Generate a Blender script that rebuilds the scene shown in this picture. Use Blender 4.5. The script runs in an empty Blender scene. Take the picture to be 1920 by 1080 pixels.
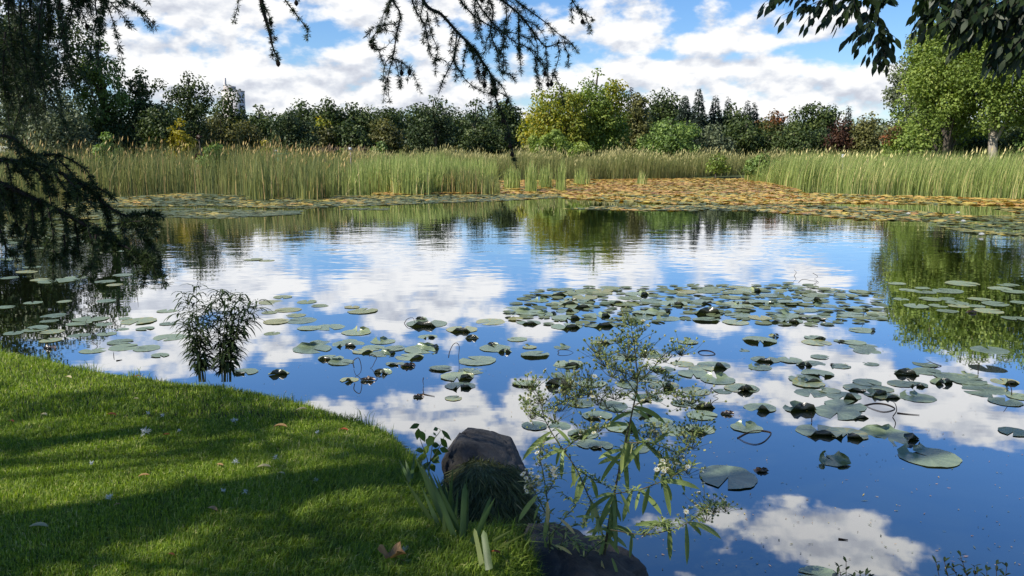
import bpy, bmesh, math, random
import numpy as np
from mathutils import Vector, noise as mnoise

scene = bpy.context.scene
COL = scene.collection
rng = np.random.default_rng(7)
random.seed(7)

# ------------------------------------------------------------------ camera
EYE = np.array([0.0, 0.0, 2.2])
FPX = 1500.0
PITCH = math.atan((540 - 285) / FPX)
FWD = np.array([0, math.cos(PITCH), -math.sin(PITCH)])
UP = np.array([0, math.sin(PITCH), math.cos(PITCH)])
RIGHT = np.array([1.0, 0, 0])
cam_data = bpy.data.cameras.new("camera")
cam = bpy.data.objects.new("camera", cam_data)
COL.objects.link(cam)
cam.location = EYE
cam.rotation_euler = (math.pi / 2 - PITCH, 0, 0)
cam_data.sensor_width = 36
cam_data.lens = 36 * FPX / 1920
cam_data.clip_end = 5000
cam_data.clip_start = 0.05
scene.camera = cam


def ray(px, py):
    return FWD + RIGHT * (px - 960) / FPX + UP * (540 - py) / FPX


def P(px, py, z=0.0):
    """the place on the level z that the photograph shows at px, py"""
    r = ray(px, py)
    return EYE + r * ((z - EYE[2]) / r[2])


def PY(px, py, y):
    r = ray(px, py)
    return EYE + r * (y / r[1])


def in_view(p, mx=60, my=60):
    v = np.asarray(p, float) - EYE
    dz = v @ FWD
    if dz < .2: return False
    x = 960 + FPX * (v @ RIGHT) / dz; y = 540 - FPX * (v @ UP) / dz
    return -mx < x < 1920 + mx and -my < y < 1080


def azel(px, py):
    r = ray(px, py)
    r = r / np.linalg.norm(r)
    return math.atan2(r[0], r[1]), math.asin(r[2])


# ------------------------------------------------------------------ objects
def tag(o, label=None, cat=None, group=None, kind=None):
    if label: o["label"] = label
    if cat: o["category"] = cat
    if group: o["group"] = group
    if kind: o["kind"] = kind
    return o


def empty(name, loc, label=None, cat=None, group=None):
    o = bpy.data.objects.new(name, None)
    COL.objects.link(o)
    o.location = loc
    o.empty_display_size = 0.1
    tag(o, label, cat, group)
    return o


class MB:
    """collects points and faces, builds ONE mesh object"""
    def __init__(s):
        s.v, s.q, s.t, s.a, s.n = [], [], [], [], 0

    def add(s, V, Q=None, T=None, tint=0.5):
        V = np.asarray(V, float).reshape(-1, 3)
        s.v.append(V)
        if Q is not None and len(Q): s.q.append(np.asarray(Q, np.int64).reshape(-1, 4) + s.n)
        if T is not None and len(T): s.t.append(np.asarray(T, np.int64).reshape(-1, 3) + s.n)
        s.a.append(np.broadcast_to(np.asarray(tint, float), (len(V),)))
        s.n += len(V)
        return s

    def build(s, name, mat, parent=None, smooth=False, origin=None):
        V = np.concatenate(s.v) if s.v else np.zeros((0, 3))
        if parent is not None:
            V = V - np.array(parent.matrix_basis.translation)
        elif origin is not None:
            V = V - np.asarray(origin)
        Q = np.concatenate(s.q) if s.q else np.zeros((0, 4), np.int64)
        T = np.concatenate(s.t) if s.t else np.zeros((0, 3), np.int64)
        me = bpy.data.meshes.new(name)
        me.vertices.add(len(V))
        me.vertices.foreach_set("co", V.astype(np.float32).ravel())
        me.loops.add(Q.size + T.size)
        me.loops.foreach_set("vertex_index", np.concatenate([Q.ravel(), T.ravel()]).astype(np.int32))
        me.polygons.add(len(Q) + len(T))
        st = np.concatenate([np.arange(len(Q)) * 4, len(Q) * 4 + np.arange(len(T)) * 3]).astype(np.int32)
        me.polygons.foreach_set("loop_start", st)
        me.update(calc_edges=True)
        if smooth:
            me.polygons.foreach_set("use_smooth", np.ones(len(Q) + len(T), bool))
        at = me.attributes.new("tint", "FLOAT", "POINT")
        at.data.foreach_set("value", np.concatenate(s.a).astype(np.float32) if s.a else [])
        me.materials.append(mat)
        o = bpy.data.objects.new(name, me)
        COL.objects.link(o)
        if parent is not None: o.parent = parent
        elif origin is not None: o.location = origin
        return o


def build_multi(name, pairs, parent=None, smooth=False):
    """one mesh from several collectors, each with its own material"""
    big = MB(); mats = [m for b_, m in pairs if b_.n]; qi, ti = [], []
    for k, (b_, m) in enumerate([p for p in pairs if p[0].n]):
        for V_, A_ in zip(b_.v, b_.a): big.v.append(V_); big.a.append(A_)
        for q_ in b_.q: big.q.append(q_ + big.n); qi += [k] * len(q_)
        for t_ in b_.t: big.t.append(t_ + big.n); ti += [k] * len(t_)
        big.n += b_.n
    o = big.build(name, mats[0], parent, smooth)
    for m in mats[1:]: o.data.materials.append(m)
    o.data.polygons.foreach_set("material_index", np.array(qi + ti, np.int32))
    return o


def unit(a):
    return a / np.maximum(np.linalg.norm(a, axis=-1, keepdims=True), 1e-9)


def rdir(n):
    return unit(rng.normal(size=(n, 3)))


def leaf_quads(mb, base, D, N, L, W, tint=0.5, belly=0.45):
    """rhombic leaves: base point, direction, normal, length, width (arrays)"""
    n = len(base)
    D = unit(D)
    S = unit(np.cross(D, N))
    L = np.broadcast_to(L, (n,))[:, None]
    W = np.broadcast_to(W, (n,))[:, None]
    V = np.empty((n, 4, 3))
    V[:, 0] = base
    V[:, 1] = base + D * L * belly + S * W / 2
    V[:, 2] = base + D * L
    V[:, 3] = base + D * L * belly - S * W / 2
    Q = np.arange(n * 4).reshape(n, 4)
    mb.add(V.reshape(-1, 3), Q, None, np.repeat(np.broadcast_to(tint, (n,)), 4))


def long_leaf(mb, base, d, up, L, W, droop=0.6, seg=5, tint=0.5, fold=0.15):
    """one lance-shaped leaf that bends down, with a slight fold along its midrib"""
    d = unit(np.asarray(d, float)); p = np.array(base, float)
    pts, dirs = [p.copy()], [d.copy()]
    for i in range(seg):
        p = p + d * L / seg
        d = unit(d + np.array([0, 0, -droop / seg]))
        pts.append(p.copy()); dirs.append(d.copy())
    V = []
    for i, (q, e) in enumerate(zip(pts, dirs)):
        t = i / seg
        w = W * 0.5 * (math.sin(math.pi * min(1, t * 0.86 + 0.08)) ** 0.8 if i < seg else 0.02)
        s = np.cross(e, up)
        if np.linalg.norm(s) < 1e-3: s = np.cross(e, [1, 0.3, 0])
        s = unit(s); nn = np.cross(s, e)
        V += [q - s * w + nn * w * fold * 2, q, q + s * w + nn * w * fold * 2]
    Q = []
    for i in range(seg):
        a = i * 3
        Q += [[a, a + 1, a + 4, a + 3], [a + 1, a + 2, a + 5, a + 4]]
    mb.add(V, Q, None, tint)


def tube(mb, pts, r0, r1=None, sides=5, tint=0.5):
    pts = np.asarray(pts, float)
    n = len(pts)
    r = np.linspace(r0, r0 if r1 is None else r1, n)
    tang = unit(np.gradient(pts, axis=0))
    ref = np.array([0.31, 0.22, 0.9]) if abs(tang[0][2]) < 0.8 else np.array([1.0, 0.2, 0.1])
    A = unit(np.cross(tang, ref)); B = np.cross(tang, A)
    an = np.arange(sides) * 2 * math.pi / sides
    V = pts[:, None] + r[:, None, None] * (A[:, None] * np.cos(an)[None, :, None] + B[:, None] * np.sin(an)[None, :, None])
    Q = []
    for i in range(n - 1):
        for k in range(sides):
            Q.append([i * sides + k, i * sides + (k + 1) % sides, (i + 1) * sides + (k + 1) % sides, (i + 1) * sides + k])
    T = [[(n - 1) * sides, (n - 1) * sides + k, (n - 1) * sides + k + 1] for k in range(1, sides - 1)]
    mb.add(V.reshape(-1, 3), Q, T, tint)


def smooth_line(pts, n):
    """Catmull-Rom through pts, n points"""
    pts = np.asarray(pts, float)
    if len(pts) == 2:
        return pts[0] + np.linspace(0, 1, n)[:, None] * (pts[1] - pts[0])
    Pp = np.vstack([2 * pts[0] - pts[1], pts, 2 * pts[-1] - pts[-2]])
    m = len(pts) - 1
    out = []
    for u in np.linspace(0, m, n):
        i = min(int(u), m - 1); t = u - i
        a, b, c, d = Pp[i], Pp[i + 1], Pp[i + 2], Pp[i + 3]
        out.append(0.5 * (2 * b + (c - a) * t + (2 * a - 5 * b + 4 * c - d) * t * t + (3 * b - a - 3 * c + d) * t ** 3))
    return np.array(out)


def in_poly(x, y, poly):
    x = np.asarray(x); y = np.asarray(y)
    ins = np.zeros(x.shape, bool)
    n = len(poly)
    for i in range(n):
        x1, y1 = poly[i][:2]; x2, y2 = poly[(i + 1) % n][:2]
        c = ((y1 > y) != (y2 > y)) & (x < (x2 - x1) * (y - y1) / (y2 - y1 + 1e-12) + x1)
        ins ^= c
    return ins


# ------------------------------------------------------------------ materials
def new_mat(name):
    m = bpy.data.materials.new(name)
    m.use_nodes = True
    nt = m.node_tree
    for n in list(nt.nodes): nt.nodes.remove(n)
    out = nt.nodes.new("ShaderNodeOutputMaterial")
    return m, nt, out


def N(nt, kind, **kw):
    n = nt.nodes.new("ShaderNode" + kind)
    for k, v in kw.items():
        if k.startswith("_"): setattr(n, k[1:], v)
        else:
            key = k.replace("__", " ")
            n.inputs[int(key[1:]) if key[0] == "i" and key[1:].isdigit() else key].default_value = v
    return n


def math_(nt, op, a, b=None, c=None, clamp=False):
    n = nt.nodes.new("ShaderNodeMath"); n.operation = op; n.use_clamp = clamp
    for i, v in enumerate((a, b, c)):
        if v is None: continue
        if hasattr(v, "links"): nt.links.new(v, n.inputs[i])
        else: n.inputs[i].default_value = v
    return n.outputs[0]


def ramp(nt, fac, stops):
    r = nt.nodes.new("ShaderNodeValToRGB")
    while len(r.color_ramp.elements) > 1: r.color_ramp.elements.remove(r.color_ramp.elements[-1])
    e = r.color_ramp.elements[0]; e.position, e.color = stops[0][0], (*stops[0][1], 1)
    for p, c in stops[1:]:
        e = r.color_ramp.elements.new(p); e.color = (*c, 1)
    nt.links.new(fac, r.inputs[0])
    return r.outputs[0]


def leaf_mat(name, stops, transl=0.3, rough=0.55, spec=0.3, noise_scale=0.0, noise_amt=0.3):
    """foliage: the leaf's own colour from its tint, some light passing through"""
    m, nt, out = new_mat(name)
    at = N(nt, "Attribute", _attribute_name="tint")
    fac = at.outputs["Fac"]
    if noise_scale:
        tc = N(nt, "TexCoord")
        nz = N(nt, "TexNoise", Scale=noise_scale, Detail=3.0)
        nt.links.new(tc.outputs["Object"], nz.inputs["Vector"])
        k = math_(nt, "MULTIPLY_ADD", nz.outputs["Fac"], noise_amt * 2, -noise_amt)
        fac = math_(nt, "ADD", fac, k, clamp=True)
    col = ramp(nt, fac, stops)
    pr = N(nt, "BsdfPrincipled", Roughness=rough)
    pr.inputs["Specular IOR Level"].default_value = spec
    nt.links.new(col, pr.inputs["Base Color"])
    if transl > 0:
        tr = N(nt, "BsdfTranslucent")
        hs = N(nt, "HueSaturation", Saturation=1.15, Value=1.25)
        nt.links.new(col, hs.inputs["Color"]); nt.links.new(hs.outputs[0], tr.inputs["Color"])
        mx = N(nt, "MixShader", Fac=transl)
        nt.links.new(pr.outputs[0], mx.inputs[1]); nt.links.new(tr.outputs[0], mx.inputs[2])
        nt.links.new(mx.outputs[0], out.inputs[0])
    else:
        nt.links.new(pr.outputs[0], out.inputs[0])
    return m


def rough_mat(name, stops, scale=8.0, rough=0.85, bump=0.3, dist=0.02, spec=0.25, detail=8.0, coord="Object", stretch=(1, 1, 1)):
    m, nt, out = new_mat(name)
    tc = N(nt, "TexCoord")
    mp = N(nt, "Mapping"); mp.inputs["Scale"].default_value = stretch
    nt.links.new(tc.outputs[coord], mp.inputs[0])
    nz = N(nt, "TexNoise", Scale=scale, Detail=detail, Roughness=0.62)
    nt.links.new(mp.outputs[0], nz.inputs["Vector"])
    col = ramp(nt, nz.outputs["Fac"], stops)
    pr = N(nt, "BsdfPrincipled", Roughness=rough)
    pr.inputs["Specular IOR Level"].default_value = spec
    nt.links.new(col, pr.inputs["Base Color"])
    if bump:
        nz2 = N(nt, "TexNoise", Scale=scale * 2.3, Detail=8.0, Roughness=0.7)
        nt.links.new(mp.outputs[0], nz2.inputs["Vector"])
        bp = N(nt, "Bump", Strength=bump, Distance=dist)
        nt.links.new(nz2.outputs["Fac"], bp.inputs["Height"])
        nt.links.new(bp.outputs[0], pr.inputs["Normal"])
    nt.links.new(pr.outputs[0], out.inputs[0])
    return m


# ------------------------------------------------------------------ light and sky
SUN_AZ = math.atan2(-0.86, -0.36)      # from +Y towards +X: the sun stands to the left and a little behind
SUN_EL = math.radians(41)
sdir = Vector((math.cos(SUN_EL) * math.sin(SUN_AZ), math.cos(SUN_EL) * math.cos(SUN_AZ), math.sin(SUN_EL)))
sl = bpy.data.lights.new("sun", "SUN")
sl.energy = 5.0
sl.angle = math.radians(0.55)
sl.color = (1.0, 0.94, 0.84)
so = bpy.data.objects.new("sun", sl)
COL.objects.link(so)
so.location = (-30, -15, 40)
so.rotation_euler = (-sdir).to_track_quat("-Z", "Y").to_euler()

world = bpy.data.worlds.new("World")
scene.world = world
world.use_nodes = True
wt = world.node_tree
for n in list(wt.nodes): wt.nodes.remove(n)
wout = wt.nodes.new("ShaderNodeOutputWorld")
bg = wt.nodes.new("ShaderNodeBackground")
wt.links.new(bg.outputs[0], wout.inputs[0])
sky = wt.nodes.new("ShaderNodeTexSky")
sky.sky_type = "NISHITA"; sky.sun_disc = False
sky.sun_elevation = SUN_EL; sky.sun_rotation = SUN_AZ
sky.air_density = 1.0; sky.dust_density = 0.4; sky.ozone_density = 2.0
tc = wt.nodes.new("ShaderNodeTexCoord")
sep = wt.nodes.new("ShaderNodeSeparateXYZ")
wt.links.new(tc.outputs["Generated"], sep.inputs[0])
X, Y, Z = sep.outputs
EL = math_(wt, "ARCSINE", math_(wt, "MINIMUM", math_(wt, "MAXIMUM", Z, -1.0), 1.0))
AZ = math_(wt, "ARCTAN2", X, Y)


def comb(a, b, c=0.0):
    n = wt.nodes.new("ShaderNodeCombineXYZ")
    for i, v in enumerate((a, b, c)):
        if hasattr(v, "links"): wt.links.new(v, n.inputs[i])
        else: n.inputs[i].default_value = v
    return n.outputs[0]


AE = comb(AZ, EL)
den = math_(wt, "ADD", math_(wt, "MAXIMUM", Z, 0.0), 0.11)
PL = comb(math_(wt, "DIVIDE", X, den), math_(wt, "DIVIDE", Y, den), 3.7)

# cloud banks and clear gaps of this sky: px, py, half width, half height in photograph pixels; r = seen mirrored in the pond
BANKS = [
    (250, 60, 150, 60, .32), (420, 20, 220, 45, .22), (460, 140, 160, 60, .35), (300, 110, 150, 50, .25), (690, 32, 70, 40, .3),
    (800, 60, 120, 60, .22), (760, 150, 200, 60, .25), (1150, 55, 150, 55, .28), (1290, 125, 170, 48, .42), (1480, 52, 170, 45, .3),
    (1560, 150, 190, 45, .33), (1270, 20, 160, 30, .2), (1640, 25, 80, 25, .2), (1000, 170, 300, 50, .2), (600, 190, 300, 40, .3),
    (1300, 200, 400, 40, .2),
    (600, 58, 55, 40, -.4), (305, 52, 45, 22, -.35), (375, 65, 30, 40, -.15), (560, 105, 60, 22, -.15), (885, 118, 60, 26, -.35),
    (1195, 98, 70, 20, -.35), (1400, 100, 190, 13, -.35), (1625, 98, 80, 55, -.4), (1690, 55, 60, 45, -.35), (1790, 60, 100, 60, -.25),
    (520, 78, 40, 25, -.2), (960, 190, 50, 25, -.2),
]
RBANKS = [
    (480, 560, 330, 70, .28), (820, 560, 180, 55, .4), (1250, 470, 200, 50, .25), (140, 600, 170, 45, .35), (380, 660, 210, 45, .4),
    (880, 760, 230, 80, .5), (1330, 800, 250, 60, .2), (640, 790, 120, 40, .3), (1560, 680, 300, 55, .38), (1640, 775, 260, 42, .55), (1590, 1012, 160, 62, 1.0),
    (1360, 965, 90, 45, .5), (1810, 770, 150, 50, .4), (960, 830, 130, 50, .35), (1250, 720, 170, 60, .25), (1000, 610, 90, 40, .2),
    (600, 600, 60, 35, -.3), (700, 705, 190, 42, -.5), (1020, 675, 160, 35, -.45), (925, 745, 30, 60, -.35), (1600, 860, 520, 70, -.55),
    (1720, 930, 260, 80, -.5), (1130, 905, 300, 60, -.5), (1300, 640, 240, 35, -.35), (300, 510, 60, 30, -.35), (1850, 1040, 150, 120, -.5), (1450, 560, 250, 35, -.2), (1700, 640, 70, 45, -.3), (1480, 1075, 200, 30, -.4), (960, 570, 60, 25, -.25),
    (470, 720, 150, 30, -.4), (960, 470, 110, 40, -.12), (1560, 500, 160, 30, -.15),
]
acc = None
for i, (px, py, rx, ry, wgt) in enumerate(BANKS + RBANKS):
    a, e = azel(px, py)
    e = abs(e)
    if i < len(BANKS):                         # the lowest rows of the sky stand a little above the horizon
        e = max(e, 0.0)
    ra, re = rx / FPX * 1.25, ry / FPX * 1.25
    mp = wt.nodes.new("ShaderNodeMapping")
    mp.inputs["Scale"].default_value = (1 / ra, 1 / re, 0)
    mp.inputs["Location"].default_value = (-a / ra, -e / re, 0)
    wt.links.new(AE, mp.inputs[0])
    g = wt.nodes.new("ShaderNodeTexGradient"); g.gradient_type = "SPHERICAL"
    wt.links.new(mp.outputs[0], g.inputs[0])
    acc = math_(wt, "MULTIPLY_ADD", g.outputs["Fac"], wgt, acc if acc is not None else 0.0)


def cloud_noise(shift):
    mp = wt.nodes.new("ShaderNodeMapping"); mp.inputs["Location"].default_value = (1.3, 5.1, 0)
    mp.inputs["Scale"].default_value = (0.55, 0.8, 1)
    wt.links.new(PL, mp.inputs[0])
    a = N(wt, "TexNoise", Scale=1.15, Detail=9.0, Roughness=0.58)
    wt.links.new(mp.outputs[0], a.inputs["Vector"])
    mq = wt.nodes.new("ShaderNodeMapping"); mq.inputs["Location"].default_value = (4.0, 2.0 + shift * 1.7, 0)
    mq.inputs["Scale"].default_value = (1.0, 1.7, 1)
    wt.links.new(AE, mq.inputs[0])
    b = N(wt, "TexNoise", Scale=18.0, Detail=9.0, Roughness=0.52)
    wt.links.new(mq.outputs[0], b.inputs["Vector"])
    return a.outputs["Fac"], b.outputs["Fac"]


na, nb = cloud_noise(0.0)
_, nb2 = cloud_noise(0.012)
lowhaze = math_(wt, "MULTIPLY", math_(wt, "SUBTRACT", 0.30, math_(wt, "MAXIMUM", Z, 0.0)), 0.55)    # more cloud towards the horizon
d = math_(wt, "MULTIPLY_ADD", na, 0.5, math_(wt, "MULTIPLY_ADD", nb, 1.7, -0.335))
d = math_(wt, "ADD", d, math_(wt, "MULTIPLY", acc, 0.95))
d = math_(wt, "ADD", d, lowhaze)
mr = wt.nodes.new("ShaderNodeMapRange"); mr.interpolation_type = "SMOOTHSTEP"
mr.inputs["From Min"].default_value = 0.77; mr.inputs["From Max"].default_value = 1.10
wt.links.new(d, mr.inputs["Value"])
alpha = mr.outputs[0]
lit = math_(wt, "MULTIPLY_ADD", math_(wt, "SUBTRACT", nb, nb2), 3.6, 0.62)
lit = math_(wt, "SUBTRACT", lit, math_(wt, "MULTIPLY", math_(wt, "SUBTRACT", na, 0.5), 0.5), clamp=True)
ccol = ramp(wt, lit, [(0.0, (0.45, 0.475, 0.54)), (0.35, (0.57, 0.595, 0.645)), (0.58, (0.69, 0.70, 0.72)), (0.8, (0.77, 0.77, 0.77))])
skm = N(wt, "MixRGB", _blend_type="MULTIPLY", Fac=1.0)
wt.links.new(sky.outputs[0], skm.inputs[1]); skm.inputs[2].default_value = (0.086, 0.097, 0.118, 1)
hs = N(wt, "HueSaturation", Saturation=1.15)
wt.links.new(skm.outputs[0], hs.inputs["Color"])
mix = N(wt, "MixRGB", _blend_type="MIX")
wt.links.new(alpha, mix.inputs[0]); wt.links.new(hs.outputs[0], mix.inputs[1]); wt.links.new(ccol, mix.inputs[2])
wt.links.new(mix.outputs[0], bg.inputs[0])
bg.inputs[1].default_value = 1.0      # the sky texture itself is scaled to about 0.09 above; the clouds are sunlit white

scene.view_settings.view_transform = "Standard"
scene.view_settings.look = "None"
scene.view_settings.gamma = 1
scene.view_settings.exposure = 0.45
cy = scene.cycles
cy.max_bounces = 6; cy.diffuse_bounces = 3; cy.glossy_bounces = 3; cy.transmission_bounces = 3
cy.use_denoising = True
cy.caustics_reflective = False; cy.caustics_refractive = False
# ------------------------------------------------------------------ ground, water, lawn
SHORE_PX = [(-900, 560), (-420, 612), (-160, 634), (0, 652), (100, 668), (180, 686), (280, 700), (370, 713), (440, 719), (510, 733), (570, 748), (630, 764),
            (690, 782), (735, 802), (762, 826), (776, 852), (784, 880), (800, 912), (826, 945), (850, 965), (900, 975), (960, 985), (985, 1010), (985, 1100),
            (1010, 1250), (1060, 1500), (1150, 1900)]


def lawn_level(x, y):
    return 0.30 + 0.045 * np.clip(7.2 - y, -2, 9) + 0.012 * np.sin(x * 1.7 + y) + 0.01 * np.sin(y * 2.3 - x * .7)


def on_lawn(px, py, rise=0.0):
    z = 0.35
    for _ in range(8):
        p = P(px, py, z)
        z = float(lawn_level(p[0], p[1])) + rise
    return np.array([p[0], p[1], z])


SHORE = np.array([on_lawn(a, b)[:2] for a, b in SHORE_PX])
SHORE = smooth_line(SHORE, 160)
SHORE = np.vstack([[-60, 14], [-30, 11.6], SHORE, [1.6, -3], [2.2, -8], [6, -40]])
LAWN_POLY = [tuple(p) for p in SHORE] + [(-80, -60), (-80, 14)]


def shore_dist(x, y):
    """distance to the shoreline, positive on the lawn"""
    x = np.asarray(x, float); y = np.asarray(y, float)
    best = np.full(x.shape, 1e9)
    for a, b in zip(SHORE[:-1], SHORE[1:]):
        ab = b - a; L2 = ab @ ab + 1e-12
        t = np.clip(((x - a[0]) * ab[0] + (y - a[1]) * ab[1]) / L2, 0, 1)
        best = np.minimum(best, (x - a[0] - t * ab[0]) ** 2 + (y - a[1] - t * ab[1]) ** 2)
    s = np.where(in_poly(x, y, LAWN_POLY), 1, -1)
    return np.sqrt(best) * s


def lawn_z(x, y, sd=None):
    if sd is None: sd = shore_dist(x, y)
    zl = lawn_level(x, y)
    zin = zl - 0.10 * np.exp(-np.maximum(sd, 0) / 0.10)
    zout = np.maximum(zl - 0.10 + np.minimum(sd, 0) * 2.6, -0.8)
    return np.where(sd > 0, zin, zout)


def grid_obj(name, xs, ys, zf, mat, smooth=True):
    Xg, Yg = np.meshgrid(xs, ys)
    Zg = zf(Xg, Yg)
    nx, ny = len(xs), len(ys)
    V = np.stack([Xg, Yg, Zg], -1).reshape(-1, 3)
    i = (np.arange(ny - 1)[:, None] * nx + np.arange(nx - 1)[None]).ravel()
    Q = np.stack([i, i + 1, i + nx + 1, i + nx], 1)
    return MB().add(V, Q).build(name, mat, smooth=smooth)


M_soil = rough_mat("bank_soil", [(0.3, (0.018, 0.016, 0.008)), (0.5, (0.03, 0.035, 0.012)), (0.7, (0.045, 0.06, 0.018))], scale=9, bump=0.5, dist=0.03)
M_far = rough_mat("far_meadow", [(0.3, (0.035, 0.045, 0.015)), (0.6, (0.07, 0.085, 0.03)), (0.8, (0.09, 0.085, 0.04))], scale=0.5, bump=0.2)

xs = np.concatenate([np.linspace(-80, -12, 18), np.arange(-11.9, 2.6, 0.075), np.linspace(3, 8, 6)])
ys = np.concatenate([np.linspace(-60, -3, 14), np.arange(-2.8, 11.5, 0.075), np.linspace(12, 16, 5)])
lawn = grid_obj("lawn", xs, ys, lawn_z, M_soil)
tag(lawn, "sloping grass bank at the pond edge", None, None, "structure")


def far_z(x, y):
    shore = 68 - 20 * np.clip((-x - 20) / 12, 0, 1) - 16 * np.clip((x - 24) / 14, 0, 1)
    z = np.clip((y - shore) * 0.08, -0.9, 0.28)
    side = np.clip((np.abs(x) - 62) * 0.1, -0.9, 0.3)
    return np.maximum(np.maximum(z, side), np.where(y < -45, 0.1, -0.9))


xs = np.concatenate([np.linspace(-2500, -130, 8), np.linspace(-120, 120, 61), np.linspace(130, 2500, 8)])
ys = np.concatenate([np.linspace(-300, -60, 5), np.linspace(-50, 120, 58), np.linspace(150, 3000, 10)])
ground = grid_obj("ground", xs, ys, far_z, M_far)
tag(ground, "ground under and around the pond", None, None, "structure")

# the pond: a mirror at low angles, brown green where one looks into it, fine wind ripples further out
m, nt, out = new_mat("pond_water")
tc2 = N(nt, "TexCoord")
geo = N(nt, "NewGeometry")
sp = N(nt, "SeparateXYZ"); nt.links.new(tc2.outputs["Object"], sp.inputs[0])
mpa = N(nt, "Mapping"); mpa.inputs["Scale"].default_value = (0.55, 1.0, 1)
nt.links.new(tc2.outputs["Object"], mpa.inputs[0])
r1 = N(nt, "TexNoise", Scale=3.2, Detail=2.0, Roughness=0.5); nt.links.new(mpa.outputs[0], r1.inputs["Vector"])
r2 = N(nt, "TexNoise", Scale=0.9, Detail=1.0, Roughness=0.45); nt.links.new(mpa.outputs[0], r2.inputs["Vector"])
pat = N(nt, "TexNoise", Scale=0.10, Detail=2.0); nt.links.new(mpa.outputs[0], pat.inputs["Vector"])
wind = N(nt, "MapRange"); wind.interpolation_type = "SMOOTHSTEP"
wind.inputs["From Min"].default_value = 10.0; wind.inputs["From Max"].default_value = 20.0
wind.inputs["To Min"].default_value = 0.10; wind.inputs["To Max"].default_value = 1.0
nt.links.new(sp.outputs[1], wind.inputs["Value"])
calm = N(nt, "MapRange"); calm.interpolation_type = "SMOOTHSTEP"
calm.inputs["From Min"].default_value = 19.0; calm.inputs["From Max"].default_value = 32.0
calm.inputs["To Min"].default_value = 1.0; calm.inputs["To Max"].default_value = 0.14
nt.links.new(sp.outputs[1], calm.inputs["Value"])
amp = math_(nt, "MULTIPLY", math_(nt, "MULTIPLY", wind.outputs[0], calm.outputs[0]), math_(nt, "MULTIPLY_ADD", pat.outputs["Fac"], 1.2, 0.2))
hgt = math_(nt, "MULTIPLY_ADD", r1.outputs["Fac"], 1.0, math_(nt, "MULTIPLY", r2.outputs["Fac"], 1.4))
hgt = math_(nt, "MULTIPLY", hgt, amp)
bp = N(nt, "Bump", Strength=1.0, Distance=0.006); nt.links.new(hgt, bp.inputs["Height"])
lw = N(nt, "LayerWeight", Blend=0.5)
refl = N(nt, "MapRange")
refl.inputs["From Min"].default_value = 0.0; refl.inputs["From Max"].default_value = 1.0
fr = ramp(nt, lw.outputs["Facing"], [(0.0, (0.06,) * 3), (0.35, (0.2,) * 3), (0.53, (0.42,) * 3), (0.70, (0.66,) * 3), (0.83, (0.86,) * 3), (1.0, (0.98,) * 3)])
body = N(nt, "BsdfDiffuse"); body.inputs[0].default_value = (0.010, 0.013, 0.006, 1)
gl = N(nt, "BsdfGlossy", Roughness=0.015); gl.inputs[0].default_value = (0.97, 0.98, 1.0, 1)
nt.links.new(bp.outputs[0], gl.inputs["Normal"])
mx = N(nt, "MixShader"); nt.links.new(fr, mx.inputs[0]); nt.links.new(body.outputs[0], mx.inputs[1]); nt.links.new(gl.outputs[0], mx.inputs[2])
nt.links.new(mx.outputs[0], out.inputs[0])
M_water = m
water = MB().add([[-110, -48, 0], [110, -48, 0], [110, 90, 0], [-110, 90, 0]], [[0, 1, 2, 3]]).build("water", M_water)
tag(water, "still pond water mirroring the clouds and trees", None, None, "structure")

# ------------------------------------------------------------------ trees of the far shore
M_bark = rough_mat("tree_bark", [(0.3, (0.05, 0.042, 0.032)), (0.7, (0.13, 0.11, 0.085))], scale=3, bump=0.6, dist=0.05, stretch=(3, 3, .5))
M_palebark = rough_mat("pale_bark", [(0.3, (0.20, 0.17, 0.13)), (0.7, (0.42, 0.37, 0.30))], scale=2, bump=0.6, dist=0.05, stretch=(3, 3, .5))
LM = {
    "dark": leaf_mat("leaf_shaded_green", [(0, (0.025, 0.039, 0.010)), (0.6, (0.057, 0.086, 0.021)), (1, (0.122, 0.154, 0.035))], 0.2),  # cloud shade over the wood is put into this leaf colour
    "blue": leaf_mat("leaf_blue_green", [(0, (0.025, 0.039, 0.014)), (0.6, (0.053, 0.082, 0.028)), (1, (0.109, 0.140, 0.050))], 0.2),
    "olive": leaf_mat("leaf_olive", [(0, (0.055, 0.057, 0.018)), (0.6, (0.127, 0.131, 0.036)), (1, (0.228, 0.206, 0.056))], 0.25),
    "mid": leaf_mat("leaf_mid_green", [(0, (0.060, 0.091, 0.025)), (0.6, (0.150, 0.231, 0.053)), (1, (0.302, 0.395, 0.097))], 0.3),
    "grey": leaf_mat("leaf_grey_green", [(0, (0.061, 0.076, 0.039)), (0.6, (0.131, 0.160, 0.078)), (1, (0.229, 0.254, 0.132))], 0.25),
    "light": leaf_mat("leaf_light_green", [(0, (0.070, 0.101, 0.018)), (0.6, (0.202, 0.279, 0.054)), (1, (0.351, 0.405, 0.093))], 0.35),
    "yellow": leaf_mat("leaf_yellowing", [(0, (0.091, 0.112, 0.016)), (0.55, (0.234, 0.275, 0.040)), (1, (0.494, 0.400, 0.057))], 0.35),
    "gold": leaf_mat("leaf_golden", [(0, (0.16, 0.14, 0.012)), (0.6, (0.34, 0.30, 0.025)), (1, (0.5, 0.40, 0.05))], 0.3),
    "russet": leaf_mat("leaf_russet", [(0, (0.03, 0.015, 0.010)), (0.6, (0.075, 0.035, 0.02)), (1, (0.13, 0.065, 0.03))], 0.25),
    "orange": leaf_mat("leaf_orange", [(0, (0.06, 0.05, 0.015)), (0.5, (0.16, 0.09, 0.03)), (1, (0.32, 0.10, 0.035))], 0.3),
    "spruce": leaf_mat("spruce_needles", [(0, (0.016, 0.025, 0.017)), (0.6, (0.035, 0.054, 0.035)), (1, (0.077, 0.106, 0.070))], 0.05),
}
GZ = 0.2


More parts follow.
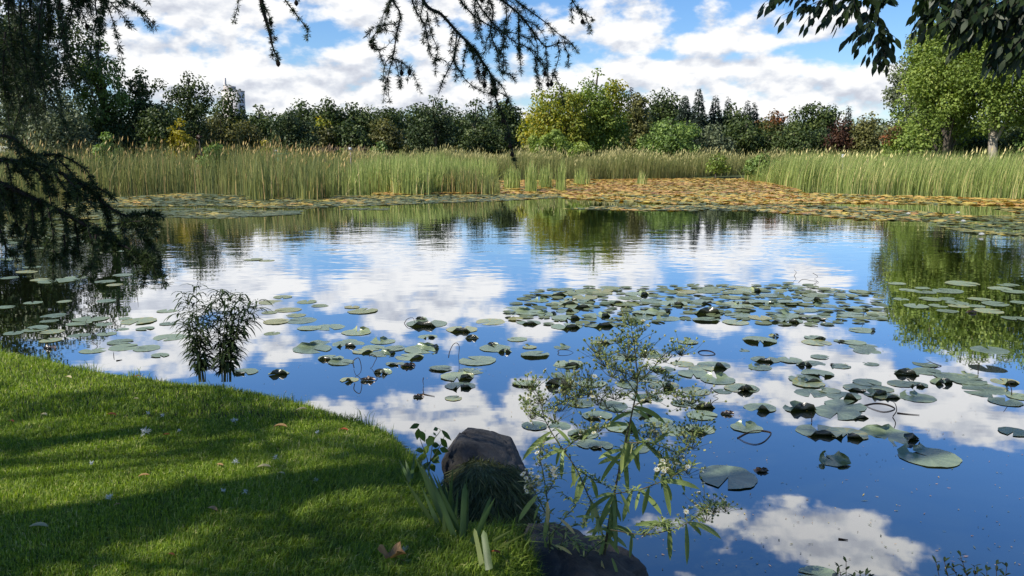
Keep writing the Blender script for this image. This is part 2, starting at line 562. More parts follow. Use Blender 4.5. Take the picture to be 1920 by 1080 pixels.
def crown_leaves(mb, centers, radii, counts, L, W, flat=0.85):
    idx = np.repeat(np.arange(len(centers)), counts)
    n = len(idx)
    d = rdir(n)
    r = radii[idx] * (0.35 + 0.65 * rng.random(n) ** 0.5)
    pos = centers[idx] + d * r[:, None] * np.array([1, 1, flat])
    nrm = unit(d * 0.7 + rdir(n) * 0.75 + np.array([0, 0, 0.45]))
    D = np.cross(nrm, rdir(n)) + np.array([0, 0, -0.35])
    ct = rng.normal(0, 0.13, len(centers))
    tint = np.clip(0.55 + ct[idx] + rng.normal(0, 0.16, n), 0, 1)
    s = rng.uniform(0.6, 1.25, n)
    leaf_quads(mb, pos, D, nrm, L * s, W * s, tint)


def limbs(mb, base, top, centers, r, nl, bend=0.05):
    h = top[2] - base[2]
    mid = base + (top - base) * 0.5 + np.array([rng.normal(0, bend * h), rng.normal(0, bend * h), 0])
    spine = smooth_line([base, mid, top], 9)
    tube(mb, spine, r, r * 0.25, 7)
    k = rng.permutation(len(centers))[:nl]
    for c in centers[k]:
        t = np.clip((c[2] - base[2]) / h - 0.22, 0.12, 0.85)
        s = spine[int(t * 8)]
        e = s + (c - s) * 0.9
        tube(mb, smooth_line([s, s + (e - s) * .5 + np.array([0, 0, 0.06 * h]), e], 5), r * 0.45 * (1 - t * .6), r * 0.06, 5)


def broad(name, label, px, ytop, w, D, kind, zb=0.08, nclus=60, cover=3.2, cr=0.20, shape=1.0, trunk=None, bark=None, cat="tree", nl=9, leaf=None, mix=None, group="trees and shrubs of the far shore", trunk_px=None):
    if 560 < px < 1690 and 53 < D < 92 and ytop < 283: D = D + 16
    if zb < .15 and cat == 'tree': nclus = int(nclus * 1.7)
    top = PY(px, ytop, D)
    W_ = w / FPX * D
    h = top[2] - GZ
    rad = W_ / 2
    zlo = GZ + zb * h
    cz, rz = (zlo + top[2]) / 2, (top[2] - zlo) / 2
    crr = cr * min(W_, 1.3 * (top[2] - zlo))
    u = rdir(nclus) * (rng.random((nclus, 1)) ** 0.42)
    # shape > 1 widens the crown below its middle, < 1 above
    widen = 1 + (shape - 1) * np.clip(-u[:, 2], -1, 1)
    low = np.clip(-u[:, 2], 0, .92)
    widen = widen * np.where(zb < .15, 1 / np.sqrt(1 - low ** 2) ** .9, 1) / np.sqrt(1 - np.clip(u[:, 2], 0, .93) ** 2) ** .38
    C = np.stack([top[0] + u[:, 0] * (rad - crr * .8) * widen, D + u[:, 1] * (rad * .9 - crr * .8) * widen, cz + u[:, 2] * (rz - crr * .7)], 1)
    C[0] = [top[0], D, top[2] - crr * .8]
    R = crr * rng.uniform(0.7, 1.12, nclus)
    L = leaf or 0.0038 * D
    n_tot = cover * math.pi / 4 * W_ * (top[2] - zlo) / (0.5 * L * L * 0.62 * 0.5)
    cnt = np.maximum(3, (n_tot * R ** 2 / (R ** 2).sum())).astype(int)
    bx = top[0] if trunk_px is None else PY(trunk_px, 300, D)[0]
    base = np.array([bx, D, far_z(np.array(bx), np.array(D)) - 0.3])
    root = empty(name, base, label, cat, group)
    t = MB()
    limbs(t, base, np.array([top[0], D, top[2] - crr]), C, trunk or 0.022 * h + .03, nl)
    t.build("trunk" if cat == "tree" else "stem", bark or M_bark, root, smooth=True)
    c = MB()
    if mix:                                    # one branch system of the crown turns colour
        sel = np.array([mix[1](p) for p in (C - np.array([top[0], D, cz])) / np.array([rad, rad, rz])])
        if sel.any():
            c2 = MB(); crown_leaves(c2, C[sel], R[sel], cnt[sel], L, L * .62)
            c2.build("coloured_foliage", LM[mix[0]], root)
        C, R, cnt = C[~sel], R[~sel], cnt[~sel]
    crown_leaves(c, C, R, cnt, L, L * 0.62)
    c.build("crown" if cat == "tree" else "foliage", LM[kind], root)
    return root


def spruce(name, label, px, ytop, w, D, kind="spruce", zb=0.05, ragged=0.25, cover=4.5, group="conifers in the far wood", power=.95):
    D = D + 12
    top = PY(px, ytop, D)
    h = top[2] - GZ; R0 = w / FPX * D / 2
    base = np.array([top[0], D, 0.0])
    root = empty(name, base, label, "conifer", group)
    t = MB(); tube(t, [base, base + [0, 0, h * .5], top], 0.018 * h + .04, 0.02, 6); t.build("trunk", M_bark, root, smooth=True)
    L = 0.0034 * D
    n = int(cover * 0.5 * 2 * R0 * h / (0.5 * L * L * .4 * .5))
    nb = int(h * 16)
    bz = rng.random(nb) ** 0.8; ba = rng.random(nb) * 2 * math.pi; bl = rng.uniform(1 - ragged, 1 + ragged * .5, nb)
    k = rng.integers(0, nb, n)
    f = 1 - np.sqrt(rng.random(n)) * .999        # 0 foot .. 1 tip, spread over the cone
    lev = f * h / (.055 * h + .25)
    saw = .72 + .38 * (1 - (lev - np.floor(lev)))
    a = rng.random(n) * 2 * math.pi
    lump = 1 + ragged * (np.sin(a * 3 + np.floor(lev) * 2.1) * .5 + np.sin(a * 5 + np.floor(lev) * 1.3) * .4)
    ln = (R0 * (1 - f) ** power * saw * lump + .05) * (.35 + .65 * rng.random(n) ** .5)
    z = GZ + zb * h + f * (1 - zb) * h - ln * .22 + .15
    pos = np.stack([top[0] + np.cos(a) * ln, D + np.sin(a) * ln, np.minimum(z, top[2])], 1)
    Dr = np.stack([np.cos(a), np.sin(a), np.full(n, -0.45)], 1) + rdir(n) * .5
    leaf_quads(c := MB(), pos, Dr, unit(np.array([0, 0, 1.0]) + rdir(n) * .6), L * rng.uniform(.7, 1.3, n), L * .4, np.clip(.5 + rng.normal(0, .18, n) + rng.normal(0, .1, nb)[k], 0, 1))
    c.build("crown", LM[kind], root)
    return root


B = broad
# name, label, px, top py, width px, distance
B("broadleaf_tree", "tall dark tree behind the larch at the far left edge", 20, -70, 330, 58, "dark", zb=.2, nclus=90, cover=2.0, cr=.12, nl=16)
B("broadleaf_tree", "tall tree left of the pale tower with its right side sunlit and a forked trunk", 178, 62, 125, 60, "mid", zb=.30, nclus=48, cover=1.7, cr=.15, trunk_px=166, nl=14, trunk=.42)
B("broadleaf_tree", "dark open crowned tree between the forked tree and the pale tower", 262, 122, 120, 62, "dark", zb=.22, nclus=52, cover=1.9, cr=.15, nl=12)
B("broadleaf_tree", "round topped dark tree just left of the pale tower", 352, 132, 112, 66, "dark", zb=.1, nclus=55, cover=2.0, cr=.14, nl=12)
B("broadleaf_tree", "small dark tree standing in front of the pale tower", 424, 160, 88, 72, "dark", zb=.05, nclus=36, cover=2.2)
B("broadleaf_tree", "low dark tree under the forked tree", 300, 195, 110, 57, "dark", zb=.0, nclus=50)
B("broadleaf_tree", "grey green bushy willow behind the left reeds", 80, 150, 190, 54, "grey", zb=.0, nclus=70, cover=2.2, cr=.13)
B("broadleaf_tree", "dark bushy tree behind the left reeds beside the grey green willow", 210, 205, 110, 60, "dark", zb=.0, nclus=46)
B("shrub", "green shrub rising above the left reeds", 200, 246, 56, 50, "mid", zb=.0, nclus=24, cat="shrub", nl=6)
B("shrub", "bright yellow green rounded tree glowing above the left reeds", 337, 221, 72, 56, "gold", zb=.0, nclus=46, cat="shrub", cr=.13, cover=2.4, shape=1.25, nl=6)
B("shrub", "thin red twiggy shrub beside the bright yellow tree", 372, 252, 20, 49.5, "russet", zb=.0, nclus=10, cat="shrub", nl=5, cover=1.3)
B("shrub", "low green shrub right of the thin red shrub", 405, 266, 76, 49, "mid", zb=.0, nclus=24, cat="shrub", nl=5, shape=1.2)
B("broadleaf_tree", "olive brown tree below the pale tower", 412, 208, 88, 63, "olive", zb=.0, nclus=44)
B("broadleaf_tree", "dark domed tree right of the pale tower", 487, 190, 66, 84, "dark", zb=.0, nclus=44, cover=2.8)
B("broadleaf_tree", "dark tree behind the small yellow shrub", 460, 222, 90, 70, "olive", zb=.0, nclus=40)
B("broadleaf_tree", "broad blue green tree in front of the wood right of the tower", 545, 200, 105, 68, "blue", zb=.0, nclus=60, cover=2.8, cr=.13)
B("broadleaf_tree", "tall dark wood tree with a flat top right of the dome", 560, 184, 90, 98, "dark", zb=.1, nclus=44)
B("broadleaf_tree", "dark wood tree with the highest top between tower and larch spray", 612, 177, 80, 96, "dark", zb=.1, nclus=46)
B("broadleaf_tree", "broad dark wood tree above the white board", 662, 186, 105, 98, "dark", zb=.1, nclus=50)
B("broadleaf_tree", "dark wood tree under the left larch spray", 725, 192, 90, 98, "dark", zb=.1, nclus=46)
B("broadleaf_tree", "dark tree with a yellowing top above the pale green shrubs", 600, 218, 72, 69, "olive", zb=.0, nclus=40, mix=("yellow", lambda p: p[2] > .55))
B("broadleaf_tree", "low dark tree above the white board", 655, 222, 100, 70, "dark", zb=.0, nclus=46)
B("broadleaf_tree", "low olive tree beside the airy round tree", 720, 218, 90, 72, "olive", zb=.0, nclus=44)
B("shrub", "small golden yellow shrub at the edge of the reeds", 495, 262, 26, 54, "gold", zb=.0, nclus=14, cat="shrub", nl=5)
B("shrub", "pale green shrub right of the small golden shrub", 566, 272, 58, 54, "light", zb=.0, nclus=22, cat="shrub", nl=5, shape=1.2)
B("shrub", "pale green shrub beside the white board", 638, 275, 44, 54, "light", zb=.0, nclus=18, cat="shrub", nl=5)
B("shrub", "small dark green shrub at the foot of the airy round tree", 714, 265, 44, 58, "mid", zb=.0, nclus=16, cat="shrub", nl=5)
B("shrub", "low dull green shrub right of the airy round tree", 762, 272, 40, 58, "olive", zb=.0, nclus=14, cat="shrub", nl=5)
B("broadleaf_tree", "airy round tree whose top shows sky through its leaves", 812, 172, 116, 66, "blue", zb=.06, nclus=62, cover=1.75, cr=.12, nl=20, trunk=.2)
B("broadleaf_tree", "thin bare topped tree left of the yellow green tree", 893, 180, 74, 72, "blue", zb=.05, nclus=44, cover=1.1, cr=.12, nl=24)
B("broadleaf_tree", "dark tree behind the long hanging larch twig", 950, 186, 80, 84, "dark", zb=.0, nclus=44)
B("broadleaf_tree", "low dark tree under the long hanging larch twig", 905, 222, 100, 70, "dark", zb=.0, nclus=46)
B("broadleaf_tree", "yellowing half of the pair of bright trees in the middle of the far shore", 1042, 152, 158, 64, "yellow", zb=.0, nclus=90, cover=2.6, cr=.12, nl=18, shape=1.25)
B("broadleaf_tree", "tall bright green rounded tree beside the yellowing tree", 1121, 121, 134, 66, "light", zb=.02, nclus=100, cover=2.8, cr=.12, nl=14, shape=1.15, mix=("yellow", lambda p: p[0] > .25 and p[2] > .0 and p[1] < .2))
B("shrub", "bright green thicket at the foot of the yellowing tree", 1040, 242, 150, 58, "light", zb=.0, nclus=46, cat="shrub", cr=.12, nl=6, shape=1.2)
B("broadleaf_tree", "dark brownish tree right behind the tall bright green tree", 1196, 172, 70, 74, "olive", zb=.0, nclus=40)
B("broadleaf_tree", "large round dark tree between the bright trees and the spruces", 1252, 158, 108, 86, "dark", zb=.05, nclus=60, cover=2.8)
B("broadleaf_tree", "broad rounded green bush at the reed edge right of the bright trees", 1258, 214, 140, 62, "mid", zb=.0, nclus=64, cr=.12, shape=1.2, cover=2.4)
for px, yt, w, dd, lb in [(1183, 166, 30, 88, "spruce peeking out behind the tall bright green tree"), (1285, 182, 46, 84, "spruce at the right shoulder of the large round dark tree"),
                          (1311, 169, 44, 82, "tallest spruce of the group right of the round dark tree"), (1342, 181, 38, 83, "second spruce of the group, right of the tallest"),
                          (1366, 184, 26, 88, "slim spruce behind the rounded dark trees"), (1402, 190, 28, 86, "left spruce of the pair above the dark bushes"), (1415, 194, 26, 87, "right spruce of the pair above the dark bushes"),
                          (1592, 201, 18, 90, "small lone spruce tip above the russet bush"), (1640, 222, 20, 84, "tiny spruce tip beside the tall trees at right")]:
    spruce("spruce_tree", lb, px, yt - 3, w * 1.5, dd)
B("broadleaf_tree", "rounded green tree in front of the spruces", 1371, 186, 74, 80, "dark", zb=.0, nclus=44)
B("broadleaf_tree", "broad dark bush below the spruce pair", 1400, 214, 130, 66, "dark", zb=.0, nclus=62, cr=.12)
B("broadleaf_tree", "grey green bush left of the broad dark bush", 1340, 228, 90, 63, "grey", zb=.0, nclus=40, shape=1.2)
B("broadleaf_tree", "olive tree with a golden top behind the dark bushes", 1452, 206, 70, 78, "olive", zb=.0, nclus=40, mix=("orange", lambda p: p[2] > .5))
B("broadleaf_tree", "wide domed dark tree left of the russet bush", 1526, 188, 136, 82, "dark", zb=.0, nclus=70, cover=2.6, cr=.12)
B("broadleaf_tree", "low dark bush in front of the wide domed tree", 1490, 228, 110, 64, "dark", zb=.0, nclus=50)
B("broadleaf_tree", "low dark tree left of the russet bush", 1545, 232, 70, 65, "blue", zb=.0, nclus=40)
B("broadleaf_tree", "russet brown leaved bush in the right wood", 1577, 216, 70, 62, "russet", zb=.0, nclus=40, cover=1.8)
B("broadleaf_tree", "olive green bush between the russet bush and the tall trees at right", 1632, 208, 100, 62, "olive", zb=.0, nclus=54, mix=("orange", lambda p: p[0] > .55 and -.3 < p[2] < .35))
B("broadleaf_tree", "tall grey green tree with feathery left edge at right", 1742, 42, 150, 62, "grey", zb=.12, nclus=90, cover=2.4, cr=.11, nl=18, shape=1.25)
B("broadleaf_tree", "tall bright green tree in the middle of the right hand group", 1800, -5, 205, 58, "light", zb=.14, nclus=130, cover=3.2, cr=.11, nl=18)
B("broadleaf_tree", "tall green tree with a thick pale trunk at the right edge", 1893, -30, 250, 55, "light", zb=.25, nclus=190, cover=3.4, cr=.12, nl=18, trunk=.36, bark=M_palebark, trunk_px=1869)
B("shrub", "light green bush at the foot of the tall trees at right", 1705, 215, 110, 57, "light", zb=.0, nclus=44, cat="shrub", nl=8, mix=("orange", lambda p: p[0] < -.5 and p[2] > -.2))
B("broadleaf_tree", "dark bush in the shade behind the pale trunk", 1820, 222, 130, 66, "dark", zb=.0, nclus=50)
B("broadleaf_tree", "dark bush at the right edge behind the reeds", 1930, 215, 130, 64, "dark", zb=.0, nclus=50)
B("shrub", "dark green shrub in the gap between the two reed beds", 1432, 286, 80, 62, "mid", zb=.0, nclus=26, cat="shrub", nl=5, shape=1.2)
B("shrub", "thin pale shrub at the left end of the gap in the reeds", 1345, 284, 54, 68, "light", zb=.0, nclus=14, cat="shrub", nl=5, cover=1.4)
# the back rows of the wood, nearly hidden
for i, (px, yt) in enumerate([(60, 200), (140, 190), (250, 210), (370, 205), (500, 212), (590, 205), (690, 205), (770, 203), (850, 205), (930, 203), (1000, 205), (1090, 205), (1160, 200), (1215, 195), (1300, 200), (1380, 205), (1450, 215), (1520, 212), (1600, 222), (1660, 222), (1740, 200), (1830, 205), (1920, 200)]):
    B("broadleaf_tree", "dark tree deep in the far wood, seen only through gaps between nearer trees", px, yt - (10 if 450 < px < 1000 else 0), 170, 112, "dark", zb=.0, nclus=60, group="half hidden trees deep in the far wood")
# what stands outside the frame beside these trees, for the pond to mirror
B("broadleaf_tree", "tall dark tree behind the larch, mirrored at the left of the pond", -150, -60, 260, 55, "dark", zb=.1, nclus=70, cover=2.0, cr=.13)
B("broadleaf_tree", "tall green tree past the right edge of the pond", 2040, -60, 240, 54, "mid", zb=.1, nclus=70, cover=2.0, cr=.13)

# ------------------------------------------------------------------ pale apartment tower
M_conc = rough_mat("pale_concrete", [(0.3, (0.600, 0.552, 0.516)), (0.7, (0.696, 0.648, 0.612))], scale=.15, bump=0)
M_band = rough_mat("pale_band", [(0.3, (0.42, 0.37, 0.35)), (0.7, (0.48, 0.43, 0.4))], scale=.15, bump=0)
M_win = rough_mat("dark_window", [(0.3, (0.03, 0.03, 0.04)), (0.7, (0.06, 0.06, 0.07))], scale=.3, bump=0, rough=.2)


M_glass = rough_mat("hazy_glass", [(0.3, (0.22, 0.22, 0.23)), (0.7, (0.3, 0.3, 0.3))], scale=.3, bump=0, rough=.3)


def box(mb, c, s, ang=0.0, tint=0.5):
    c = np.asarray(c, float); s = np.asarray(s, float) / 2
    v = np.array([[x, y, z] for x in (-1, 1) for y in (-1, 1) for z in (-1, 1)]) * s
    ca, sa = math.cos(ang), math.sin(ang)
    v = np.stack([v[:, 0] * ca - v[:, 1] * sa, v[:, 0] * sa + v[:, 1] * ca, v[:, 2]], 1) + c
    mb.add(v, [[0, 1, 3, 2], [4, 6, 7, 5], [0, 4, 5, 1], [2, 3, 7, 6], [0, 2, 6, 4], [1, 5, 7, 3]], None, tint)


TD = 520.0
tp = PY(437, 172, TD)
tw = empty("apartment_tower", (tp[0], TD, 0.2), "pale concrete apartment tower rising behind the trees at left", "building")
tang = math.radians(-8)
q = MB(); box(q, [tp[0], TD, tp[2] / 2 + .1], [11, 9, tp[2]], tang); q.build("wall", M_conc, tw)


def tloc(u, v, z):
    return [tp[0] + u * math.cos(tang) - v * math.sin(tang), TD + u * math.sin(tang) + v * math.cos(tang), z]


q = MB(); box(q, tloc(-2.2, 0, tp[2] + 1.8), [5.5, 6, 3.2], tang); q.build("roof_house", M_band, tw)
q = MB(); box(q, tloc(-4.6, -1, tp[2] + 4.4), [1.2, 1.2, 8], tang); q.build("chimney", M_conc, tw)
q = MB(); box(q, tloc(0, 0, tp[2] + .35), [11.3, 9.3, .7], tang); q.build("roof", M_band, tw)
for fl in range(13):
    z = tp[2] - 3.0 - fl * 3.0
    for u in (-3.4, 0, 3.4):
        q = MB(); box(q, tloc(u, -4.5, z), [1.3, .2, 1.0], tang); q.build("window", M_glass, tw)
    for v in (-2.2, 1.6):
        q = MB(); box(q, tloc(5.5, v, z), [.3, 2.0, 1.7], tang); q.build("window", M_win, tw)

# small things at the reeds' far edge
M_white = rough_mat("white_paint", [(0.3, (0.45, 0.45, 0.45)), (0.7, (0.55, 0.55, 0.55))], scale=4, bump=0, rough=.5)
M_teal = rough_mat("teal_paint", [(0.3, (0.0, 0.16, 0.13)), (0.7, (0.01, 0.2, 0.16))], scale=4, bump=0, rough=.5)
M_wood = rough_mat("weathered_wood", [(0.3, (0.16, 0.13, 0.10)), (0.7, (0.3, 0.26, 0.22))], scale=6, bump=.3)
p = PY(527, 282, 56)
o = empty("garden_shed", (p[0], 56, .2), "small teal shed half hidden behind the reeds", "shed")
q = MB(); box(q, [p[0], 56, 1.05], [.75, .8, 1.9]); q.build("wall", M_teal, o)
q = MB(); box(q, [p[0], 56, 2.06], [.9, .95, .12]); q.build("roof", M_teal, o)
p = PY(518, 280, 55)
o = empty("post", (p[0], 55, .1), "pale wooden post left of the teal shed", "post")
q = MB(); tube(q, [[p[0], 55, 0], [p[0], 55, 2.2]], .06, .05, 6); q.build("shaft", M_wood, o); q = MB(); box(q, [p[0], 55, 2.28], [.2, .2, .12]); q.build("cap", M_white, o)
p = PY(657, 278, 55.5)
o = empty("sign_board", (p[0], 55.5, .1), "small white board behind the pale green shrubs", "sign")
q = MB(); tube(q, [[p[0], 55.5, 0], [p[0], 55.5, 2.2]], .04, .04, 6); q.build("post", M_wood, o); q = MB(); box(q, [p[0], 55.42, 2.42], [.2, .04, .18]); q.build("panel", M_white, o)
p = PY(1581, 292, 50)
o = empty("marker_post", (p[0], 50, 0), "thin marker post with a white knob above the right reeds", "post")
q = MB(); tube(q, [[p[0], 50, -.3], [p[0], 50, p[2] - .06]], .025, .025, 6); q.build("shaft", M_wood, o)
q = MB(); an = np.linspace(0, math.pi, 7); tube(q, np.stack([np.full(7, p[0]), np.full(7, 50.), p[2] - .1 * np.cos(an)], 1), .09, .09, 8); q.build("knob", M_white, o, smooth=True)
# ------------------------------------------------------------------ reeds and marsh grass (nobody could count the blades)
M_reed = leaf_mat("reed_green", [(0, (0.094, 0.112, 0.035)), (0.45, (0.267, 0.338, 0.088)), (0.8, (0.453, 0.525, 0.162)), (1, (0.800, 0.651, 0.300))], 0.3, noise_scale=0.35, noise_amt=.22)
M_reed_dark = leaf_mat("cattail_green", [(0, (0.061, 0.082, 0.032)), (0.5, (0.185, 0.219, 0.066)), (0.85, (0.340, 0.336, 0.094)), (1, (0.647, 0.439, 0.197))], 0.25, noise_scale=0.35, noise_amt=.25)
M_marsh = leaf_mat("marsh_grass", [(0, (0.097, 0.110, 0.034)), (0.5, (0.235, 0.262, 0.080)), (1, (0.469, 0.414, 0.179))], 0.3, noise_scale=0.3, noise_amt=.25)
M_plume = leaf_mat("reed_plume", [(0, (0.12, 0.08, 0.055)), (1, (0.30, 0.21, 0.14))], 0.3)


def sample_poly(poly, n):
    """points spread evenly over a ground polygon given as photograph pixels at water level"""
    W3 = np.array([P(a, b, 0.0)[:2] for a, b in poly])
    lo, hi = W3.min(0), W3.max(0)
    out = np.zeros((0, 2))
    while len(out) < n:
        c = lo + rng.random((n * 3, 2)) * (hi - lo)
        out = np.vstack([out, c[in_poly(c[:, 0], c[:, 1], W3)]])
    return out[:n]


def blades(mb, xy, z0, h, w, lean, wind=(0.10, 0.0), seg=3, t0=.5, ts=.25):
    n = len(xy)
    a = rng.random(n) * math.pi
    S = np.stack([np.cos(a), np.sin(a) * .4, np.zeros(n)], 1)
    la = rng.random(n) * 2 * math.pi
    ln = lean * np.abs(rng.normal(0, 1, n))
    lv = np.stack([np.cos(la) * ln + wind[0], np.sin(la) * ln + wind[1]], 1)
    V = np.empty((n, seg + 1, 2, 3))
    for i in range(seg + 1):
        t = i / seg
        p = np.stack([xy[:, 0] + lv[:, 0] * h * t * t, xy[:, 1] + lv[:, 1] * h * t * t, z0 + h * t * (1 - .25 * np.minimum(ln, 1) * t)], 1)
        ww = (w * (1 - .9 * t ** 2) / 2)[:, None]
        V[:, i, 0] = p - S * ww; V[:, i, 1] = p + S * ww
    b = (np.arange(n) * (seg + 1) * 2)[:, None]
    Q = np.concatenate([b + np.array([[i * 2, i * 2 + 1, i * 2 + 3, i * 2 + 2]]) for i in range(seg)])
    tint = np.clip(t0 + rng.normal(0, ts, n), 0, 1)
    mb.add(V.reshape(-1, 3), Q, None, np.repeat(tint, (seg + 1) * 2))


def reed_bed(name, label, cat, poly, n, h, w, mat, lean=.10, wind=(.05, 0), t0=.5, hvar=.14, extra=None):
    mb = MB()
    xy = sample_poly(poly, n)
    clump = .97 + .10 * np.sin(xy[:, 0] * .8 + .5 * np.sin(xy[:, 1])) + .09 * np.sin(xy[:, 0] * 2.1 + xy[:, 1]) * np.sin(xy[:, 1] * .9 + 1) + .06 * np.sin(xy[:, 0] * 5.1 + xy[:, 1])
    pxx = 960 + FPX * xy[:, 0] / xy[:, 1]
    if name == 'cattail_reeds': clump = clump * (1 - .22 * np.clip((pxx - 520) / 170, 0, 1))
    hh = h * clump * np.clip(1 + rng.normal(0, hvar, n), .4, 1.35)
    blades(mb, xy, np.full(n, -.05), hh, np.full(n, w) * rng.uniform(.6, 1.3, n), lean, wind, 3, t0)
    m2 = n // 15                                   # bent, broken and straw dry blades among the upright ones
    k2 = rng.integers(0, n, m2)
    blades(mb, xy[k2] + rng.normal(0, .1, (m2, 2)), np.full(m2, -.05), hh[k2] * rng.uniform(.35, .95, m2), np.full(m2, w * .9), .75, wind, 3, .82, .2)
    if extra:                                     # feathery seed heads over the blades
        k = rng.random(n) < extra
        m = int(k.sum())
        top = np.stack([xy[k, 0] + wind[0] * hh[k], xy[k, 1], hh[k] * .98], 1)
        leaf_quads(mb, top, np.stack([rng.normal(.25, .2, m), rng.normal(0, .1, m), np.ones(m)], 1), rdir(m), rng.uniform(.2, .38, m), .07, .97)
    o = mb.build(name, mat)
    tag(o, label, cat, None, "stuff")
    return o


reed_bed("cattail_reeds", "tall dark green cattails along the left far shore", "reeds",
         [(-260, 392), (60, 375), (130, 366), (240, 360), (350, 358), (460, 366), (560, 370), (640, 366), (670, 352), (690, 338), (690, 326), (-200, 330)],
         56000, 2.2, .030, M_reed_dark, .15, (.03, 0), .5, extra=.05)
reed_bed("reeds_in_the_lilies", "broken clumps of cattail standing out of the yellow lilies", "reeds",
         [(650, 362), (700, 360), (760, 362), (830, 360), (905, 357), (930, 345), (930, 336), (690, 334)], 7000, 1.75, .045, M_reed, .09, (.03, 0), .52)
reed_bed("loose_reeds", "thin scattered reeds between the left bed and the yellow lilies", "reeds",
         [(600, 368), (700, 362), (860, 360), (930, 354), (860, 346), (640, 350)], 3200, 1.55, .036, M_reed, .12, (.04, 0), .5, hvar=.25)
reed_bed("scattered_reeds", "thin scattered reeds at the left end of the right bed", "reeds",
         [(1395, 338), (1440, 343), (1500, 356), (1500, 340), (1440, 332), (1400, 332)], 2600, 1.5, .034, M_reed, .14, (.15, 0), .5, hvar=.3)
for px, py, wd, n, hgt, mt in [(845, 358, 40, 700, 1.5, M_reed_dark), (880, 360, 40, 700, 1.5, M_reed_dark), (775, 362, 60, 900, 1.75, M_reed), (720, 358, 40, 600, 1.7, M_reed), (995, 357, 18, 260, 1.9, M_reed), (1052, 356, 14, 200, 2.0, M_reed),
                          (1022, 350, 20, 220, 1.7, M_reed), (1203, 345, 10, 50, 1.2, M_reed), (1437, 342, 10, 90, 1.2, M_reed), (960, 352, 26, 260, 1.6, M_reed), (1090, 345, 24, 160, 1.4, M_reed), (590, 372, 40, 420, 1.9, M_reed_dark), (500, 372, 40, 300, 2.0, M_reed_dark),
                          (920, 362, 30, 260, 1.3, M_reed_dark)]:
    p = P(px, py); r = wd / FPX * p[1] / 2
    mb = MB(); xy = np.stack([p[0] + np.clip(rng.normal(0, r * .55, n), -1.1 * r, 1.1 * r), p[1] + rng.uniform(-1.3, 1.3, n)], 1)
    hgt *= .74
    blades(mb, xy, np.full(n, -.05), hgt * np.clip(1 + rng.normal(0, .2, n), .3, 1.4), np.full(n, .04), .12, (.03, 0), 3, .5)
    o = mb.build("cattail_clump", mt, origin=(p[0], p[1], 0))
    tag(o, {845: "dark cattail clump, left of the dark pair in the lilies", 880: "dark cattail clump, right of the dark pair in the lilies", 775: "broad green cattail clump before the airy round tree",
            720: "green cattail clump at the left of the yellow lilies", 995: "slim cattail clump left of the tall thin pair", 1052: "tallest slim cattail clump before the yellowing tree",
            1022: "small cattail clump between two slim tall ones", 1203: "tiny lone cattail tuft in the orange lilies", 1437: "small cattail tuft left of the right reed bed",
            960: "loose cattail clump right of the dark pair", 1090: "short sparse cattail clump beside the tallest slim one", 590: "dark cattail clump at the front edge of the left reed bed", 500: "dark cattail tuft below the pale tower",
            920: "short dark cattail tuft beside the dark pair"}[px], "reeds", "cattail clumps standing in the lilies")
reed_bed("marsh_grass", "pale yellow green marsh grass behind the orange lilies", "grass",
         [(640, 337), (930, 337), (1060, 337), (1250, 335), (1420, 332), (1470, 331), (1470, 328.2), (640, 328.2)], 52000, 1.85, .042, M_marsh, .12, (.08, 0), .5, extra=.10)
reed_bed("tall_reeds", "tall fresh green reeds leaning right along the right far shore", "reeds",
         [(1462, 346), (1500, 354), (1600, 360), (1690, 360), (1760, 364), (1850, 370), (1920, 373), (2250, 396), (2250, 336), (1470, 330)], 60000, 1.85, .034, M_reed, .14, (.17, 0), .55, extra=.02)
mb = MB()                                          # plumes over the left bed's far edge
xy = sample_poly([(170, 336), (600, 334), (690, 330), (690, 326), (150, 328)], 1500)
leaf_quads(mb, np.stack([xy[:, 0], xy[:, 1], rng.normal(2.25, .16, 1500)], 1), np.stack([rng.normal(.2, .25, 1500), rng.normal(0, .1, 1500), np.ones(1500)], 1), rdir(1500), rng.uniform(.22, .42, 1500), .09, rng.random(1500))
tube(mb, [[xy[0, 0], xy[0, 1], 0], [xy[0, 0], xy[0, 1], 2.2]], .006, .004, 3)
tag(mb.build("reed_plumes", M_plume), "pinkish brown seed plumes over the left reeds", "reeds", None, "stuff")

# ------------------------------------------------------------------ lily pads
def pad_mat(name, stops, under, rough=.27, spec=.9):
    m, nt, out = new_mat(name)
    at = N(nt, "Attribute", _attribute_name="tint")
    oi = N(nt, "ObjectInfo")
    fac = math_(nt, "ADD", at.outputs["Fac"], math_(nt, "MULTIPLY_ADD", oi.outputs["Random"], .8, -.42))
    tcx = N(nt, "TexCoord")
    nz = N(nt, "TexNoise", Scale=14.0, Detail=4.0); nt.links.new(tcx.outputs["Object"], nz.inputs["Vector"])
    fac = math_(nt, "ADD", fac, math_(nt, "MULTIPLY_ADD", nz.outputs["Fac"], .5, -.25), clamp=True)
    col = ramp(nt, fac, stops)
    g = N(nt, "NewGeometry")
    mxc = N(nt, "MixRGB"); nt.links.new(g.outputs["Backfacing"], mxc.inputs[0]); nt.links.new(col, mxc.inputs[1]); mxc.inputs[2].default_value = (*under, 1)
    pr = N(nt, "BsdfPrincipled", Roughness=rough); pr.inputs["Specular IOR Level"].default_value = spec
    nt.links.new(mxc.outputs[0], pr.inputs["Base Color"])
    b = N(nt, "Bump", Strength=.35, Distance=.006); nt.links.new(nz.outputs["Fac"], b.inputs["Height"]); nt.links.new(b.outputs[0], pr.inputs["Normal"])
    tr = N(nt, "BsdfTranslucent"); tr.inputs[0].default_value = (.10, .14, .03, 1)
    mx = N(nt, "MixShader", Fac=.1); nt.links.new(pr.outputs[0], mx.inputs[1]); nt.links.new(tr.outputs[0], mx.inputs[2])
    nt.links.new(mx.outputs[0], out.inputs[0])
    return m


